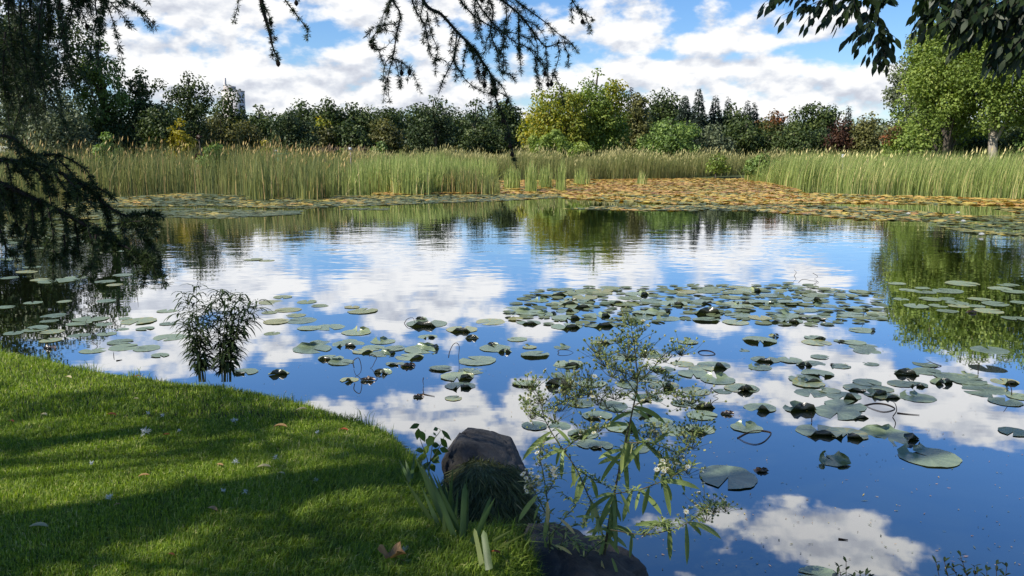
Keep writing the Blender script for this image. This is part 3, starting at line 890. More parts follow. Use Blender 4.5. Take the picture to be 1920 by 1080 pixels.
M_pad = pad_mat("pad_grey_green", [(0, (0.12, 0.16, 0.095)), (0.5, (0.21, 0.27, 0.16)), (0.85, (0.28, 0.33, 0.18)), (1, (0.40, 0.35, 0.12))], (0.030, 0.030, 0.014))
M_pad_y = pad_mat("pad_yellow_green", [(0, (0.13, 0.16, 0.05)), (0.5, (0.21, 0.24, 0.08)), (1, (0.34, 0.30, 0.10))], (0.08, 0.08, 0.025))
M_pad_d = pad_mat("pad_dead_brown", [(0, (0.03, 0.018, 0.008)), (0.6, (0.09, 0.05, 0.02)), (1, (0.2, 0.10, 0.03))], (0.03, 0.018, 0.01))
M_stalk = rough_mat("stalk_brown", [(0.3, (0.018, 0.012, 0.008)), (0.7, (0.05, 0.032, 0.02))], scale=30, bump=.2, dist=.002, rough=.5)
M_carpet = leaf_mat("lily_carpet", [(0, (0.10, 0.13, 0.06)), (0.28, (0.17, 0.19, 0.08)), (0.5, (0.58, 0.44, 0.09)), (0.7, (0.56, 0.32, 0.09)), (1, (0.30, 0.15, 0.07))], .1, rough=.45)


def pad_mesh(mb, R, curls=(), notch=True, wob=.014, tint=.5, rim=0.0, cup=0.0, ragged=.02, seed=0, rings=(0, .35, .65, .86, 1.0), nseg=30, z0=.004):
    """a lily leaf: heart shaped disc with a notch; curls = (angle, width, reach, height): a piece of the edge folded up"""
    r_ = np.random.default_rng(seed)
    a0 = r_.random() * 2 * math.pi
    gap = .16 if notch else 0.0
    an = a0 + np.linspace(gap, 2 * math.pi - gap, nseg)
    ph = r_.random(4) * 6.28
    edge = 1 + ragged * np.sin(an * 7 + ph[0]) + ragged * .8 * np.sin(an * 11 + ph[1]) + r_.normal(0, ragged * .35, nseg)
    V, T = [], []
    for f in rings:
        rr = R * f * (1 + (edge - 1) * f)
        x, y = np.cos(an) * rr, np.sin(an) * rr * .93
        z = z0 + wob * R * f * f * np.sin(an * 3 + ph[2]) + rim * R * max(0, f - .8) * 5 * (.6 + .4 * np.sin(an * 2 + ph[3])) + cup * R * f * f + .006 * R * np.sin(an * 15) * f
        V.append(np.stack([x, y, np.maximum(z, .001)], 1))
    V = np.array(V)
    for ca, cw, reach, ht in curls:               # roll the edge up and back over the leaf
        da = np.abs((an - ca + math.pi) % (2 * math.pi) - math.pi)
        k = np.clip(1 - (da / cw) ** 2, 0, 1)
        for i, f in enumerate(rings):
            amt = k * np.clip((f - (1 - reach)) / reach, 0, 1)
            ang = amt * ht
            pivot = (1 - reach)
            rr = np.hypot(V[i, :, 0], V[i, :, 1]) / R
            over = np.maximum(rr - pivot, 0)
            newr = np.where(k > 0, np.minimum(rr, pivot) + over * np.cos(ang), rr)
            sc = np.where(rr > 1e-6, newr / np.maximum(rr, 1e-6), 1)
            V[i, :, 0] *= sc; V[i, :, 1] *= sc
            V[i, :, 2] += np.where(k > 0, over * np.sin(ang) * R, 0)
    nr = len(rings)
    Q = [[i * nseg + k, (i + 1) * nseg + k, (i + 1) * nseg + k + 1, i * nseg + k + 1] for i in range(1, nr - 1) for k in range(nseg - 1)]
    T = [[k, nseg + k, nseg + k + 1] for k in range(nseg - 1)]
    ti = np.clip(tint + np.repeat(np.array(rings) ** 3, nseg) * .2 + .26 * (np.sin(np.tile(an, nr) * 9 + ph[1]) > .6) - .1, 0, 1)
    mb.add(V.reshape(-1, 3), Q, T, ti)


PROTO = {}


def proto(kind, k):
    key = (kind, k)
    if key in PROTO: return PROTO[key]
    mb = MB(); s = hash(key[1] * 17 + len(kind)) % 1000 + k
    r_ = np.random.default_rng(s + 5)
    front = -math.pi / 2
    if kind == "flat": pad_mesh(mb, 1, seed=s, wob=.008 + .014 * r_.random())
    elif kind == "yellow": pad_mesh(mb, 1, seed=s, wob=.01)
    elif kind == "curl": pad_mesh(mb, 1, [(front + r_.uniform(-1.2, 1.2) + (math.pi if k % 3 == 0 else 0), .62, r_.uniform(.24, .44), r_.uniform(1.9, 2.7))], seed=s, wob=.014)
    elif kind == "curl2": pad_mesh(mb, 1, [(front + r_.uniform(.5, 1.0), .5, .32, 2.3), (front + r_.uniform(2.4, 3.4), .5, .36, 2.1)], seed=s)
    elif kind == "upright": pad_mesh(mb, 1, [(front + r_.uniform(-.4, .4) + (math.pi if k % 2 else 0), .42, .48, 1.5)], seed=s, wob=.04)
    elif kind == "folded": pad_mesh(mb, 1, [(front, 1.0, .62, 2.4), (front + math.pi, .8, .4, 1.1)], seed=s, wob=.05)
    elif kind == "rim": pad_mesh(mb, 1, [(front, 1.1, .2, 1.4)], seed=s, rim=.05, wob=.012)
    elif kind == "dead": pad_mesh(mb, 1, [(front, 1.2, .55, 2.0), (front + 2.6, 1.0, .45, 2.2)], seed=s, wob=.07, ragged=.06)
    elif kind == "upturned": pad_mesh(mb, 1, [(.3, .9, .6, 1.7), (2.6, .9, .6, 1.5)], seed=s, wob=.08)
    mat = {"yellow": M_pad_y, "dead": M_pad_d, "upturned": M_pad_y}.get(kind, M_pad)
    o = mb.build("lily_pad", mat, smooth=True)
    PROTO[key] = o
    o["used"] = 0
    return o


LOOK = {"flat": "flat grey green lily pad", "yellow": "flat yellowish lily pad", "curl": "lily pad with one curled dark edge", "curl2": "lily pad with two curled edges",
        "upright": "lily pad half folded upright", "folded": "dark folded lily pad", "rim": "lily pad with a raised dark rim", "dead": "brown withered lily pad", "upturned": "upturned yellow green lily pad"}
N_PADS = 0
PLACED = []


def put_pad(px, py, wpx, kind="flat", where="on the pond", label=None, lift=0.0):
    global N_PADS
    c = P(px, py, .01)
    R = wpx / FPX * math.hypot(c[1], c[0] * .3) * 1.0 / 2
    k = int(rng.integers(0, {"flat": 5, "yellow": 3, "curl": 6, "curl2": 2, "upright": 4, "folded": 3, "rim": 2, "dead": 2, "upturned": 2}[kind]))
    src = proto(kind, k)
    if src["used"] == 0:
        o = src; o["used"] = 1
    else:
        o = src.copy(); COL.objects.link(o)
    nth = len(PLACED)
    o.location = (c[0], c[1], .001 + lift + .0018 * (nth % 4))
    turn = rng.uniform(-.5, .5) if kind not in ("flat", "yellow") else rng.uniform(0, 6.28)
    o.rotation_euler = (rng.normal(0, .012), rng.normal(0, .012), turn)
    hs_ = R * .85
    o.scale = (R, R, hs_)
    lb = label or f"{LOOK[kind]} {where}"
    tag(o, lb, "lily pad", None if label else "lily pads " + where)
    PLACED.append((c[0], c[1], R))
    N_PADS += 1
    return o


W_H = "in the crowded mid pond raft"
W_A = "by the left lawn"
for t in [(100, 591, 53), (92, 601, 38), (170, 597, 76), (148, 606, 52), (193, 607, 40), (235, 596, 30), (260, 601, 80), (272, 615, 40), (230, 616, 28), (65, 617, 50), (98, 621, 50), (25, 624, 42),
          (148, 628, 46), (200, 625, 42), (95, 637, 46), (225, 640, 56), (175, 656, 58), (232, 650, 66), (275, 652, 60), (300, 665, 40), (318, 631, 72), (313, 582, 44), (314, 606, 36)]:
    put_pad(t[0], t[1], t[2] * .86, "flat", W_A)
put_pad(70, 614, 40, "rim", W_A); put_pad(95, 651, 28, "dead", W_A, "small dark broken lily pad nearest the left lawn edge")
W_B = "on the dark reflection at left"
for t in [(18, 520, 36), (50, 509, 44), (107, 526, 76), (140, 520, 50), (197, 527, 46), (230, 515, 42), (62, 567, 38), (121, 564, 32), (199, 563, 42), (10, 575, 40), (75, 524, 40), (215, 533, 36), (60, 500, 36), (240, 470, 40), (30, 455, 36), (95, 445, 44), (150, 452, 50), (20, 485, 44)]:
    put_pad(t[0], t[1], t[2] * .86, "flat", W_B)
W_C = "in the cluster left of the aster"
CL = [(585, 653, 75, "curl"), (653, 644, 62, "curl"), (718, 639, 48, "curl"), (620, 670, 50, "curl"), (680, 658, 40, "curl"), (718, 662, 50, "curl2"), (768, 668, 55, "curl"), (792, 654, 70, "curl2"), (640, 678, 50, "curl"),
      (745, 680, 45, "curl"), (718, 697, 36, "folded"), (826, 690, 46, "rim"), (857, 705, 66, "curl2"), (884, 694, 52, "flat"), (863, 722, 60, "curl"), (655, 711, 36, "upright"), (690, 711, 28, "dead"), (802, 630, 38, "curl"),
      (668, 622, 58, "curl"), (800, 606, 78, "curl"), (866, 617, 60, "curl"), (617, 612, 60, "flat"), (565, 600, 60, "flat"), (580, 614, 46, "flat"), (928, 652, 60, "flat"), (925, 645, 24, "folded"), (946, 658, 28, "folded"),
      (1003, 664, 56, "rim"), (993, 650, 28, "upright"), (1055, 650, 34, "upright"), (1060, 683, 48, "flat"), (895, 675, 75, "flat"), (460, 696, 48, "curl"), (522, 699, 40, "folded"), (655, 638, 30, "flat"), (700, 651, 44, "flat"), (740, 652, 44, "flat"), (600, 640, 40, "flat"), (765, 685, 30, "dead"), (970, 635, 40, "flat"), (790, 598, 24, "folded"), (920, 602, 60, "flat"),
      (850, 745, 36, "flat"), (785, 742, 22, "dead"), (885, 632, 26, "folded")]
for t in CL: put_pad(*t, W_C)
W_D = "beside the dark leafy plant"
for t in [(510, 566, 50), (540, 580, 50), (505, 585, 30), (518, 602, 52), (510, 624, 32), (575, 565, 40), (680, 582, 60), (660, 575, 30), (555, 590, 40), (600, 572, 34), (530, 556, 36), (475, 486, 36), (500, 488, 30)]:
    put_pad(*t, "yellow", W_D)
W_E = "in the open cluster right of the aster"
for t in [(1435, 673, 55, "curl"), (1425, 688, 45, "curl"), (1481, 674, 48, "flat"), (1528, 680, 42, "flat"), (1575, 685, 42, "curl"), (1508, 683, 30, "folded"), (1537, 668, 36, "flat"), (1632, 681, 32, "flat"), (1533, 699, 60, "rim"), (1510, 710, 62, "curl"),
          (1516, 718, 62, "curl"), (1520, 735, 60, "flat"), (1582, 741, 65, "upright"), (1555, 731, 44, "upright"), (1626, 716, 54, "flat"), (1617, 727, 70, "curl"), (1642, 738, 44, "folded"), (1688, 718, 50, "flat"), (1718, 720, 42, "curl"), (1662, 741, 54, "curl"),
          (1721, 744, 66, "curl"), (1585, 759, 80, "flat"), (1570, 772, 90, "flat"), (1600, 777, 58, "curl"), (1425, 763, 62, "upright"), (1395, 727, 58, "upright"), (1736, 695, 54, "flat"), (1735, 681, 48, "flat"), (1765, 716, 40, "folded"), (1790, 706, 70, "flat"), (1815, 712, 70, "flat"), (1850, 732, 88, "flat"),
          (1884, 714, 50, "curl"), (1885, 752, 60, "flat"), (1815, 703, 36, "upright"), (1836, 722, 60, "flat"), (1531, 641, 55, "flat"), (1602, 641, 44, "flat"), (1575, 638, 24, "curl"), (1620, 649, 55, "flat"), (1626, 658, 50, "flat"), (1425, 637, 64, "rim"), (1451, 629, 20, "folded"), (1396, 656, 20, "upright"), (1617, 618, 52, "curl"),
          (1638, 594, 50, "flat"), (1528, 632, 40, "curl"), (1870, 728, 44, "curl"), (1912, 742, 50, "flat"), (1655, 728, 44, "flat")]: put_pad(*t, W_E)
put_pad(1700, 699, 44, "folded", W_E, "large dark lily pad standing on edge right of the open cluster")
put_pad(1500, 765, 64, "folded", W_E, "big dark rolled lily pad at the front of the right hand cluster")
put_pad(1854, 672, 66, "flat", W_E, "pale lily pad held above the water on a stalk near the right edge", lift=.10)
put_pad(1364, 774, 26, "dead", W_E, "small brown withered lily pad alone right of the aster")
W_F = "on the tree reflection near the right edge"
for t in [(1718, 573, 44), (1759, 572, 36), (1798, 573, 36), (1830, 573, 32), (1744, 560, 42), (1780, 560, 40), (1795, 567, 40), (1836, 560, 40), (1866, 569, 50), (1777, 582, 38), (1854, 582, 54), (1905, 596, 50), (1804, 531, 60), (1890, 533, 40), (1875, 540, 42), (1902, 546, 44), (1777, 545, 56), (1730, 539, 28), (1703, 543, 34), (1735, 547, 40), (1682, 531, 32), (1690, 560, 30), (1913, 566, 34)]:
    put_pad(*t, "flat", W_F)
put_pad(1822, 585, 20, "dead", W_F, "tiny dark withered pad among flat pads on the right reflection")
W_G = "behind the flowering aster"
for t in [(1067, 681, 56, "curl"), (1060, 703, 56, "flat"), (1110, 717, 60, "flat"), (1305, 732, 56, "flat"), (1346, 711, 66, "curl"), (1355, 732, 36, "flat"), (1388, 726, 64, "upright"), (1316, 777, 62, "flat"), (1300, 700, 60, "flat"), (1338, 684, 65, "upright"), (1280, 681, 45, "flat"), (1315, 690, 50, "flat"),
          (1002, 797, 52, "flat"), (1050, 797, 46, "flat"), (1093, 812, 62, "curl"), (1106, 831, 54, "flat"), (1126, 834, 50, "curl"), (1185, 720, 60, "curl"), (1215, 745, 60, "curl"), (1150, 760, 60, "flat"), (1120, 778, 60, "curl"), (1195, 775, 60, "curl"), (1235, 790, 60, "flat"), (1090, 755, 54, "flat"), (1165, 800, 60, "curl"), (1240, 690, 50, "curl"), (1220, 665, 50, "curl"), (1170, 668, 50, "curl"), (1280, 755, 46, "flat"),
          (1310, 803, 64, "curl"), (1265, 806, 60, "flat"), (1290, 640, 40, "upright"), (1130, 640, 44, "curl"), (1190, 838, 60, "flat"), (1210, 708, 56, "flat"), (1245, 722, 60, "upright")]: put_pad(*t, W_G)
put_pad(1052, 720, 62, "folded", W_G, "big dark domed lily pad left of the aster's stem tops")
put_pad(985, 718, 52, "rim", W_G, "pinkish lily pad with dark rim left of the aster")
put_pad(1319, 761, 44, "folded", W_G, "dark domed lily pad right of the aster")
for t, l in [((1534, 807, 84, "curl"), "lily pad with dark curl, leftmost of the large row over blue water"), ((1588, 812, 78, "curl"), "middle lily pad with folded edge in the large row over blue water"), ((1665, 817, 112, "curl2"), "lily pad with a bright fold, rightmost of the large row"),
             ((1563, 862, 66, "upturned"), "small lily pad with a knobbed fold alone on blue water"), ((1742, 855, 116, "curl"), "large lone lily pad with raised fold at lower right"), ((1365, 893, 120, "flat"), "broad ridged flat lily pad at lower middle right of the aster"),
             ((1428, 881, 30, "dead"), "narrow floating pad scrap beside the broad ridged pad"), ((1400, 800, 62, "curl"), "lily pad with a dark fold above the ring shaped stalk"), ((1900, 808, 56, "flat"), "flat lily pad cut by the right edge of the view"), ((1535, 1078, 84, "curl"), "rolled pale green pad at the bottom edge of the view")]:
    put_pad(*t, "over blue water", l)

# the crowded raft: evenly spread, edges touching
RAFT = [(950, 588), (972, 562), (1000, 546), (1100, 539), (1250, 536), (1400, 535), (1500, 531), (1545, 540), (1650, 548), (1655, 575), (1660, 598), (1600, 606), (1500, 612), (1400, 607), (1250, 602), (1150, 612), (1050, 612), (960, 602)]
W_H = "in the crowded mid pond raft"
RW = np.array([P(a, b)[:2] for a, b in RAFT])
cand = RW.min(0) + rng.random((9000, 2)) * (RW.max(0) - RW.min(0))
cand = cand[in_poly(cand[:, 0], cand[:, 1], RW)]
got = []
for c in cand:
    if all((c[0] - g[0]) ** 2 + ((c[1] - g[1]) * 1.0) ** 2 > .215 ** 2 for g in got): got.append(c)
room = 298 - N_PADS

extra = got[room:]
KINDS = ["flat"] * 5 + ["curl"] * 10 + ["rim", "flat", "upright", "yellow", "yellow", "curl2", "curl2", "folded"]
for c in got[:room]:
    v = np.array([c[0], c[1], 0]) - EYE
    sx = 960 + FPX * v[0] / (v @ FWD); sy = 540 - FPX * (v @ UP) / (v @ FWD)
    kd = KINDS[int(rng.integers(0, len(KINDS)))]
    if sy < 562 and rng.random() < .6: kd = "yellow"
    put_pad(sx, sy, rng.uniform(.29, .46) * FPX / c[1] / 1.02, kd, W_H)
mb = MB()                                            # the smaller pads between and behind, too many to name one by one


def stuff_pads(mb, xy, r0, r1, tint, tilt=.04, lift=.0):
    n = len(xy); m = 9
    R = rng.uniform(r0, r1, n)
    a = rng.random(n)[:, None] * 6.28 + np.linspace(.2, 2 * math.pi - .2, m)[None]
    tx, ty = rng.normal(0, tilt, n), rng.normal(0, tilt, n)
    z = .006 + lift + rng.random(n) * .012
    x, y = np.cos(a) * R[:, None], np.sin(a) * R[:, None]
    e = np.stack([xy[:, 0][:, None] + x, xy[:, 1][:, None] + y, z[:, None] + x * tx[:, None] + y * ty[:, None] + np.abs(x * tx[:, None]) + np.abs(y * ty[:, None])], 2)
    c = np.stack([xy[:, 0], xy[:, 1], z + np.abs(tx) * R * .3], 1)[:, None]
    V = np.concatenate([c, e], 1)
    b = (np.arange(n) * (m + 1))[:, None]
    T = np.concatenate([b + np.array([[0, k, k + 1]]) for k in range(1, m)])
    mb.add(V.reshape(-1, 3), None, T, np.repeat(np.clip(tint, 0, 1), m + 1))


if len(extra): stuff_pads(mb, np.array(extra), .075, .12, rng.normal(.12, .08, len(extra)))
FIELDS = [  # polygon, count, mean tint, spread, tilt
    ([(905, 346), (1050, 335.5), (1450, 330.5), (1470, 348), (1500, 356), (1500, 364), (1200, 366), (900, 364)], 5200, .64, .14, .09),
    ([(690, 344), (905, 338), (1050, 338), (905, 362), (700, 366)], 2600, .58, .2, .08),
    ([(1050, 366), (1280, 364), (1500, 362), (1920, 374), (2050, 384), (2050, 394), (1920, 386), (1560, 381), (1400, 384), (1250, 383), (1060, 372)], 3600, .50, .14, .11),
    ([(560, 368), (1050, 364), (1060, 371), (960, 376), (640, 388), (560, 380)], 1500, .22, .2, .05),
    ([(190, 372), (350, 362), (560, 372), (640, 388), (560, 392), (400, 386), (200, 388), (60, 396)], 1500, .2, .2, .06),
    ([(120, 392), (330, 390), (560, 396), (560, 402), (420, 410), (290, 408), (100, 415)], 330, .12, .1, .03),
    ([(390, 402), (470, 398), (565, 396), (560, 402), (480, 406), (395, 407)], 130, .12, .1, .03),
    ([(1055, 392), (1150, 386), (1400, 385), (1560, 384), (1480, 392), (1400, 396), (1200, 395)], 480, .25, .2, .06),
    ([(1390, 394), (1500, 386), (1620, 388), (1760, 400), (1850, 408), (1760, 416), (1610, 412), (1500, 402)], 620, .34, .25, .08),
    ([(1750, 412), (1850, 404), (1960, 404), (2080, 412), (2080, 440), (1920, 444), (1800, 436), (1760, 425)], 420, .22, .14, .06),
    ([(1860, 390), (1920, 388), (2000, 395), (2000, 402), (1920, 402)], 150, .4, .2, .06),
    ([(20, 420), (290, 418), (300, 445), (120, 470), (0, 480), (-200, 470), (-200, 420)], 130, .1, .08, .03),
    ([(640, 391), (730, 390), (725, 394), (640, 394)], 20, .12, .06, .02),
]
for poly, n, tm, ts, tl in FIELDS:
    n = int(n * 2.6)
    xy = sample_poly(poly, n)
    pt = .16 * np.sin(xy[:, 0] * .9 + 2 * np.sin(xy[:, 1] * .5)) * np.sin(xy[:, 1] * .7 + xy[:, 0] * .3) + .1 * np.sin(xy[:, 0] * 2.7 + xy[:, 1] * 1.3)
    keep = (pt > -.13) | (rng.random(n) < .35)
    xy, pt, n = xy[keep], pt[keep], int(keep.sum())
    stuff_pads(mb, xy, .05, .17, rng.normal(tm, ts, n) + pt * (ts > .08), tl * .7)
tag(mb.build("lily_carpet", M_carpet), "far carpet of green, yellow and rust brown lily leaves", "lily pads", None, "stuff")

# specks and scraps drifting on the water
mb = MB(); n = 900
sx = rng.uniform(480, 1920, n); sy = 600 + 470 * rng.random(n)
q_ = np.array([P(a_, b_, .004) for a_, b_ in zip(sx, sy)])
q_ = q_[shore_dist(q_[:, 0], q_[:, 1]) < -.5]; n = len(q_)
a_ = rng.random(n) * 6.28
leaf_quads(mb, q_, np.stack([np.cos(a_), np.sin(a_), np.zeros(n)], 1), np.array([[0, 0, 1.0]]), rng.uniform(.005, .03, n) * np.where(rng.random(n) < .08, 1.8, 1), rng.uniform(.003, .009, n), rng.random(n))
tag(mb.build("floating_debris", M_carpet), "tiny leaf scraps and seeds drifting on the dark blue water", "debris", None, "stuff")

# white water lilies far right
M_petal = leaf_mat("white_petal", [(0, (.7, .7, .66)), (1, (.85, .85, .8))], .25)
for i, (px, py) in enumerate([(1806, 416), (1840, 441), (1796, 400), (1703, 402)]):
    c = P(px, py, .03); mb = MB()
    for ringn, el_, L in ((9, .35, .085), (8, .8, .075), (5, 1.2, .06)):
        a = np.linspace(0, 6.28, ringn, endpoint=False) + el_
        D = np.stack([np.cos(a) * math.cos(el_), np.sin(a) * math.cos(el_), np.full(ringn, math.sin(el_))], 1)
        leaf_quads(mb, np.repeat(c[None], ringn, 0), D, np.stack([-np.cos(a) * math.sin(el_), -np.sin(a) * math.sin(el_), np.full(ringn, math.cos(el_))], 1), L * 1.3, L * .6, .6)
    tag(mb.build("water_lily", M_petal, origin=c), ["white water lily on the far right pads, upper left of the pair", "white water lily on the far right pads nearest the open water", "small white water lily farthest back on the right pads", "small white water lily left of the others"][i], "flower", "white water lilies")

# bent stalks and rings of leaf stalks standing out of the water
STALKS = [
    ([(1489, 517), (1493, 511), (1489, 506)], "short bent stalk above open water behind the raft"), ([(1524, 512), (1533, 518), (1527, 523)], "bent stalk at the back edge of the raft"),
    ([(1497, 530), (1505, 524), (1520, 526), (1535, 529), (1528, 534)], "looped reddish stalk at the back edge of the raft"),
    ([(168, 613), (161, 605), (163, 598)], "small bent stalk in the left loose patch"), ([(215, 612), (216, 604), (215, 594)], "upright thin stick in the left loose patch"), ([(172, 640), (181, 631), (169, 623)], "forked looking bent stalk in the left loose patch"),
    ([(255, 550), (256, 536), (255, 524)], "tall thin stick on the bright water at left"), ([(60, 568), (62, 560), (59, 553)], "pale bent stalk beside a pad on the dark reflection"), ([(213, 667), (213, 660)], "short stump of stalk near the left lawn"), ([(218, 676), (224, 675), (229, 674)], "tiny floating twig near the left lawn"),
    ([(664, 690), (662, 678), (672, 671), (677, 685), (676, 698), (668, 704), (663, 692)], "dark looped stalk in the left cluster"), ([(692, 668), (698, 665), (706, 670), (702, 680), (698, 688), (694, 690)], "dark hooked stalk right of the looped one"),
    ([(841, 671), (843, 660), (849, 647), (856, 643), (861, 650), (860, 668), (861, 685)], "tall arched stalk between the pads left of the aster"), ([(758, 606), (764, 598), (774, 596), (778, 605)], "small arched stalk by the upper pads"),
    ([(1048, 661), (1046, 658), (1052, 656), (1066, 657), (1075, 661)], "curved stalk loop left of the aster top"),
    ([(1309, 660), (1316, 657), (1332, 658), (1341, 664), (1328, 666), (1315, 665), (1309, 661)], "flat ring of stalk right of the aster top"),
    ([(1383, 821), (1402, 811), (1424, 807), (1444, 810), (1444, 816), (1432, 828), (1416, 833), (1398, 829), (1384, 821)], "large dark ring of stalk on blue water"), ([(1333, 736), (1334, 727), (1338, 732), (1347, 738), (1337, 742)], "small crooked stalk right of the aster"),
    ([(1620, 760), (1640, 756), (1662, 758), (1678, 766), (1660, 772), (1640, 768), (1622, 760)], "brown ring of stalk beside the right hand cluster"), ([(1674, 781), (1681, 770), (1679, 758), (1675, 754)], "curved reddish stalk beside the brown ring"), ([(1682, 774), (1700, 776), (1724, 778)], "straight floating stalk beside the brown ring"),
    ([(1834, 702), (1834, 690), (1834, 680)], "upright stalk below the raised pad"), ([(1897, 741), (1896, 728), (1888, 710)], "leaning dark stalk at the right edge"), ([(1765, 686), (1750, 681), (1737, 674)], "thin slanting stalk near the right edge"), ([(1522, 792), (1522, 782), (1521, 774)], "short dark stalk below the rolled pad"), ([(1617, 596), (1620, 586), (1617, 576)], "thin hooked stalk on the raft's right side"),
    ([(794, 708), (793, 714), (794, 722)], "tiny upright stalk below the left cluster"), ([(792, 738), (800, 740), (815, 743)], "dark floating twig off the grass bank"), ([(1572, 1010), (1590, 1012)], "tiny twig on the mirrored cloud"),
]
for pts, lb in STALKS:
    yb = P(pts[0][0], max(q_[1] for q_ in pts))[1] - .01
    flat = ("ring of" in lb) or ("floating" in lb) or ("tiny twig" in lb)
    w3 = [(P(a, b, .004) if flat else PY(a, b, yb)) for a, b in pts]
    mb = MB(); tube(mb, smooth_line(w3, max(8, len(w3) * 5)), .0055 if flat else .005, .0022, 5)
    tag(mb.build("lily_stalk", M_stalk, origin=w3[0], smooth=True), lb, "plant stalk", "bent lily stalks in the water")
# ------------------------------------------------------------------ bank: mound, rocks, grass
M_rock = rough_mat("dark_rock", [(0.25, (0.022, 0.020, 0.020)), (0.5, (0.053, 0.050, 0.046)), (0.7, (0.094, 0.089, 0.081)), (0.85, (0.150, 0.144, 0.131))], scale=5, bump=.9, dist=.03, rough=.8)


def rock(name, label, pts, amp, seed, subdiv=4, smoothf=.25):
    bm = bmesh.new()
    for p_ in pts: bm.verts.new(p_)
    bmesh.ops.convex_hull(bm, input=bm.verts)
    loose = [v for v in bm.verts if not v.link_faces]
    bmesh.ops.delete(bm, geom=loose, context="VERTS")
    bmesh.ops.triangulate(bm, faces=bm.faces)
    for i in range(subdiv):
        bmesh.ops.subdivide_edges(bm, edges=bm.edges, cuts=1, use_grid_fill=True)
        if i < 3: bmesh.ops.smooth_vert(bm, verts=bm.verts, factor=smoothf, use_axis_x=True, use_axis_y=True, use_axis_z=True)
    bm.normal_update()
    off = Vector((seed * 3.1, seed * 1.7, 0))
    for v in bm.verts:
        c = v.co
        n1 = mnoise.noise(c * 3.2 + off) * amp + mnoise.noise(c * 9 + off) * amp * .4 + mnoise.noise(c * 26 + off) * amp * .22 - max(0, .10 - abs(mnoise.noise(c * 5.5 + off * 2))) * amp * 5
        v.co = c + v.normal * n1
    bm.normal_update()
    ctr = np.mean(np.array(pts), 0)
    for v in bm.verts: v.co -= Vector(ctr)
    me = bpy.data.meshes.new(name); bm.to_mesh(me); bm.free()
    me.polygons.foreach_set("use_smooth", np.ones(len(me.polygons), bool))
    me.materials.append(M_rock)
    o = bpy.data.objects.new(name, me); COL.objects.link(o); o.location = ctr
    tag(o, label, "rock")
    return o


def at(px, py, y): return tuple(PY(px, py, y))


rr = [at(858, 806, 5.2), at(880, 808, 5.3), at(838, 842, 5.15), at(824, 868, 5.1), at(826, 925, 5.0), at(850, 940, 4.85), at(900, 815, 5.3), at(945, 838, 5.3), at(965, 850, 5.2), at(988, 880, 5.1), at(996, 905, 5.05), at(990, 930, 4.9),
      at(862, 825, 5.0), at(872, 870, 4.85), at(950, 890, 4.85), (-.42, 5.6, -.3), (.14, 5.6, -.3), (-.42, 4.9, -.3), (.12, 4.9, -.3), (-.3, 5.65, .2), (.0, 5.6, .15)]
rock("rock", "dark boulder with a slanting flat top between the mossy mound and the water", rr, .025, 1, 4, .12)
rf = [at(985, 975, 3.95), at(1040, 985, 4.05), at(1090, 990, 4.1), at(1140, 1005, 4.1), at(1190, 1030, 4.05), at(1216, 1062, 3.95), at(1222, 1100, 3.9), at(970, 1010, 3.75), at(960, 1070, 3.55), at(965, 1140, 3.4), at(1050, 1050, 3.5), at(1120, 1080, 3.5), at(1190, 1120, 3.6),
      at(1050, 1200, 3.3), (.05, 3.4, -.3), (.7, 3.5, -.3), (.7, 4.2, -.3), (.1, 4.3, -.3), (.15, 3.2, 0.1)]
rock("rock", "broad grey boulder at the bottom edge below the flowering aster", rf, .028, 2, 4, .16)

# mound of matted grass between the boulders
mc = P(912, 990, .0); mc = np.array([-.17, 4.55, 0.0])
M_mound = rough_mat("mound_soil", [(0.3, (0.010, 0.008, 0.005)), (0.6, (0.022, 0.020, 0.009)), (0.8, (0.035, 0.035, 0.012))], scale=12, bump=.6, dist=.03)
nu, nv = 40, 16
V = []
for i in range(nv + 1):
    f = i / nv
    for k in range(nu):
        a = k / nu * 2 * math.pi
        rad = f ** .8
        x = math.cos(a) * .33 * rad; y = math.sin(a) * .42 * rad
        z = .36 * (1 - f ** 2.6) - .12 * f ** 8
        nz = mnoise.noise(Vector((x * 6, y * 6, 2))) * .05
        V.append([mc[0] + x, mc[1] + y, z - .06 + nz])
Q = [[i * nu + k, i * nu + (k + 1) % nu, (i + 1) * nu + (k + 1) % nu, (i + 1) * nu + k] for i in range(nv) for k in range(nu)]
VM = np.array(V)
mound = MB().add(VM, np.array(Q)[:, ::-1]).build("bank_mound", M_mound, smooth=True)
tag(mound, "earth mound of the bank between the boulders", None, None, "structure")

M_grass = leaf_mat("grass_blade", [(0, (0.062, 0.097, 0.015)), (0.4, (0.181, 0.277, 0.032)), (0.75, (0.323, 0.425, 0.058)), (0.93, (0.447, 0.476, 0.126)), (1, (0.596, 0.554, 0.231))], .38, rough=.5, noise_scale=1.3, noise_amt=.34)
M_mat = leaf_mat("matted_grass", [(0, (0.034, 0.039, 0.013)), (0.5, (0.101, 0.119, 0.034)), (0.85, (0.211, 0.199, 0.063)), (1, (0.426, 0.340, 0.141))], .2, noise_scale=4, noise_amt=.2)


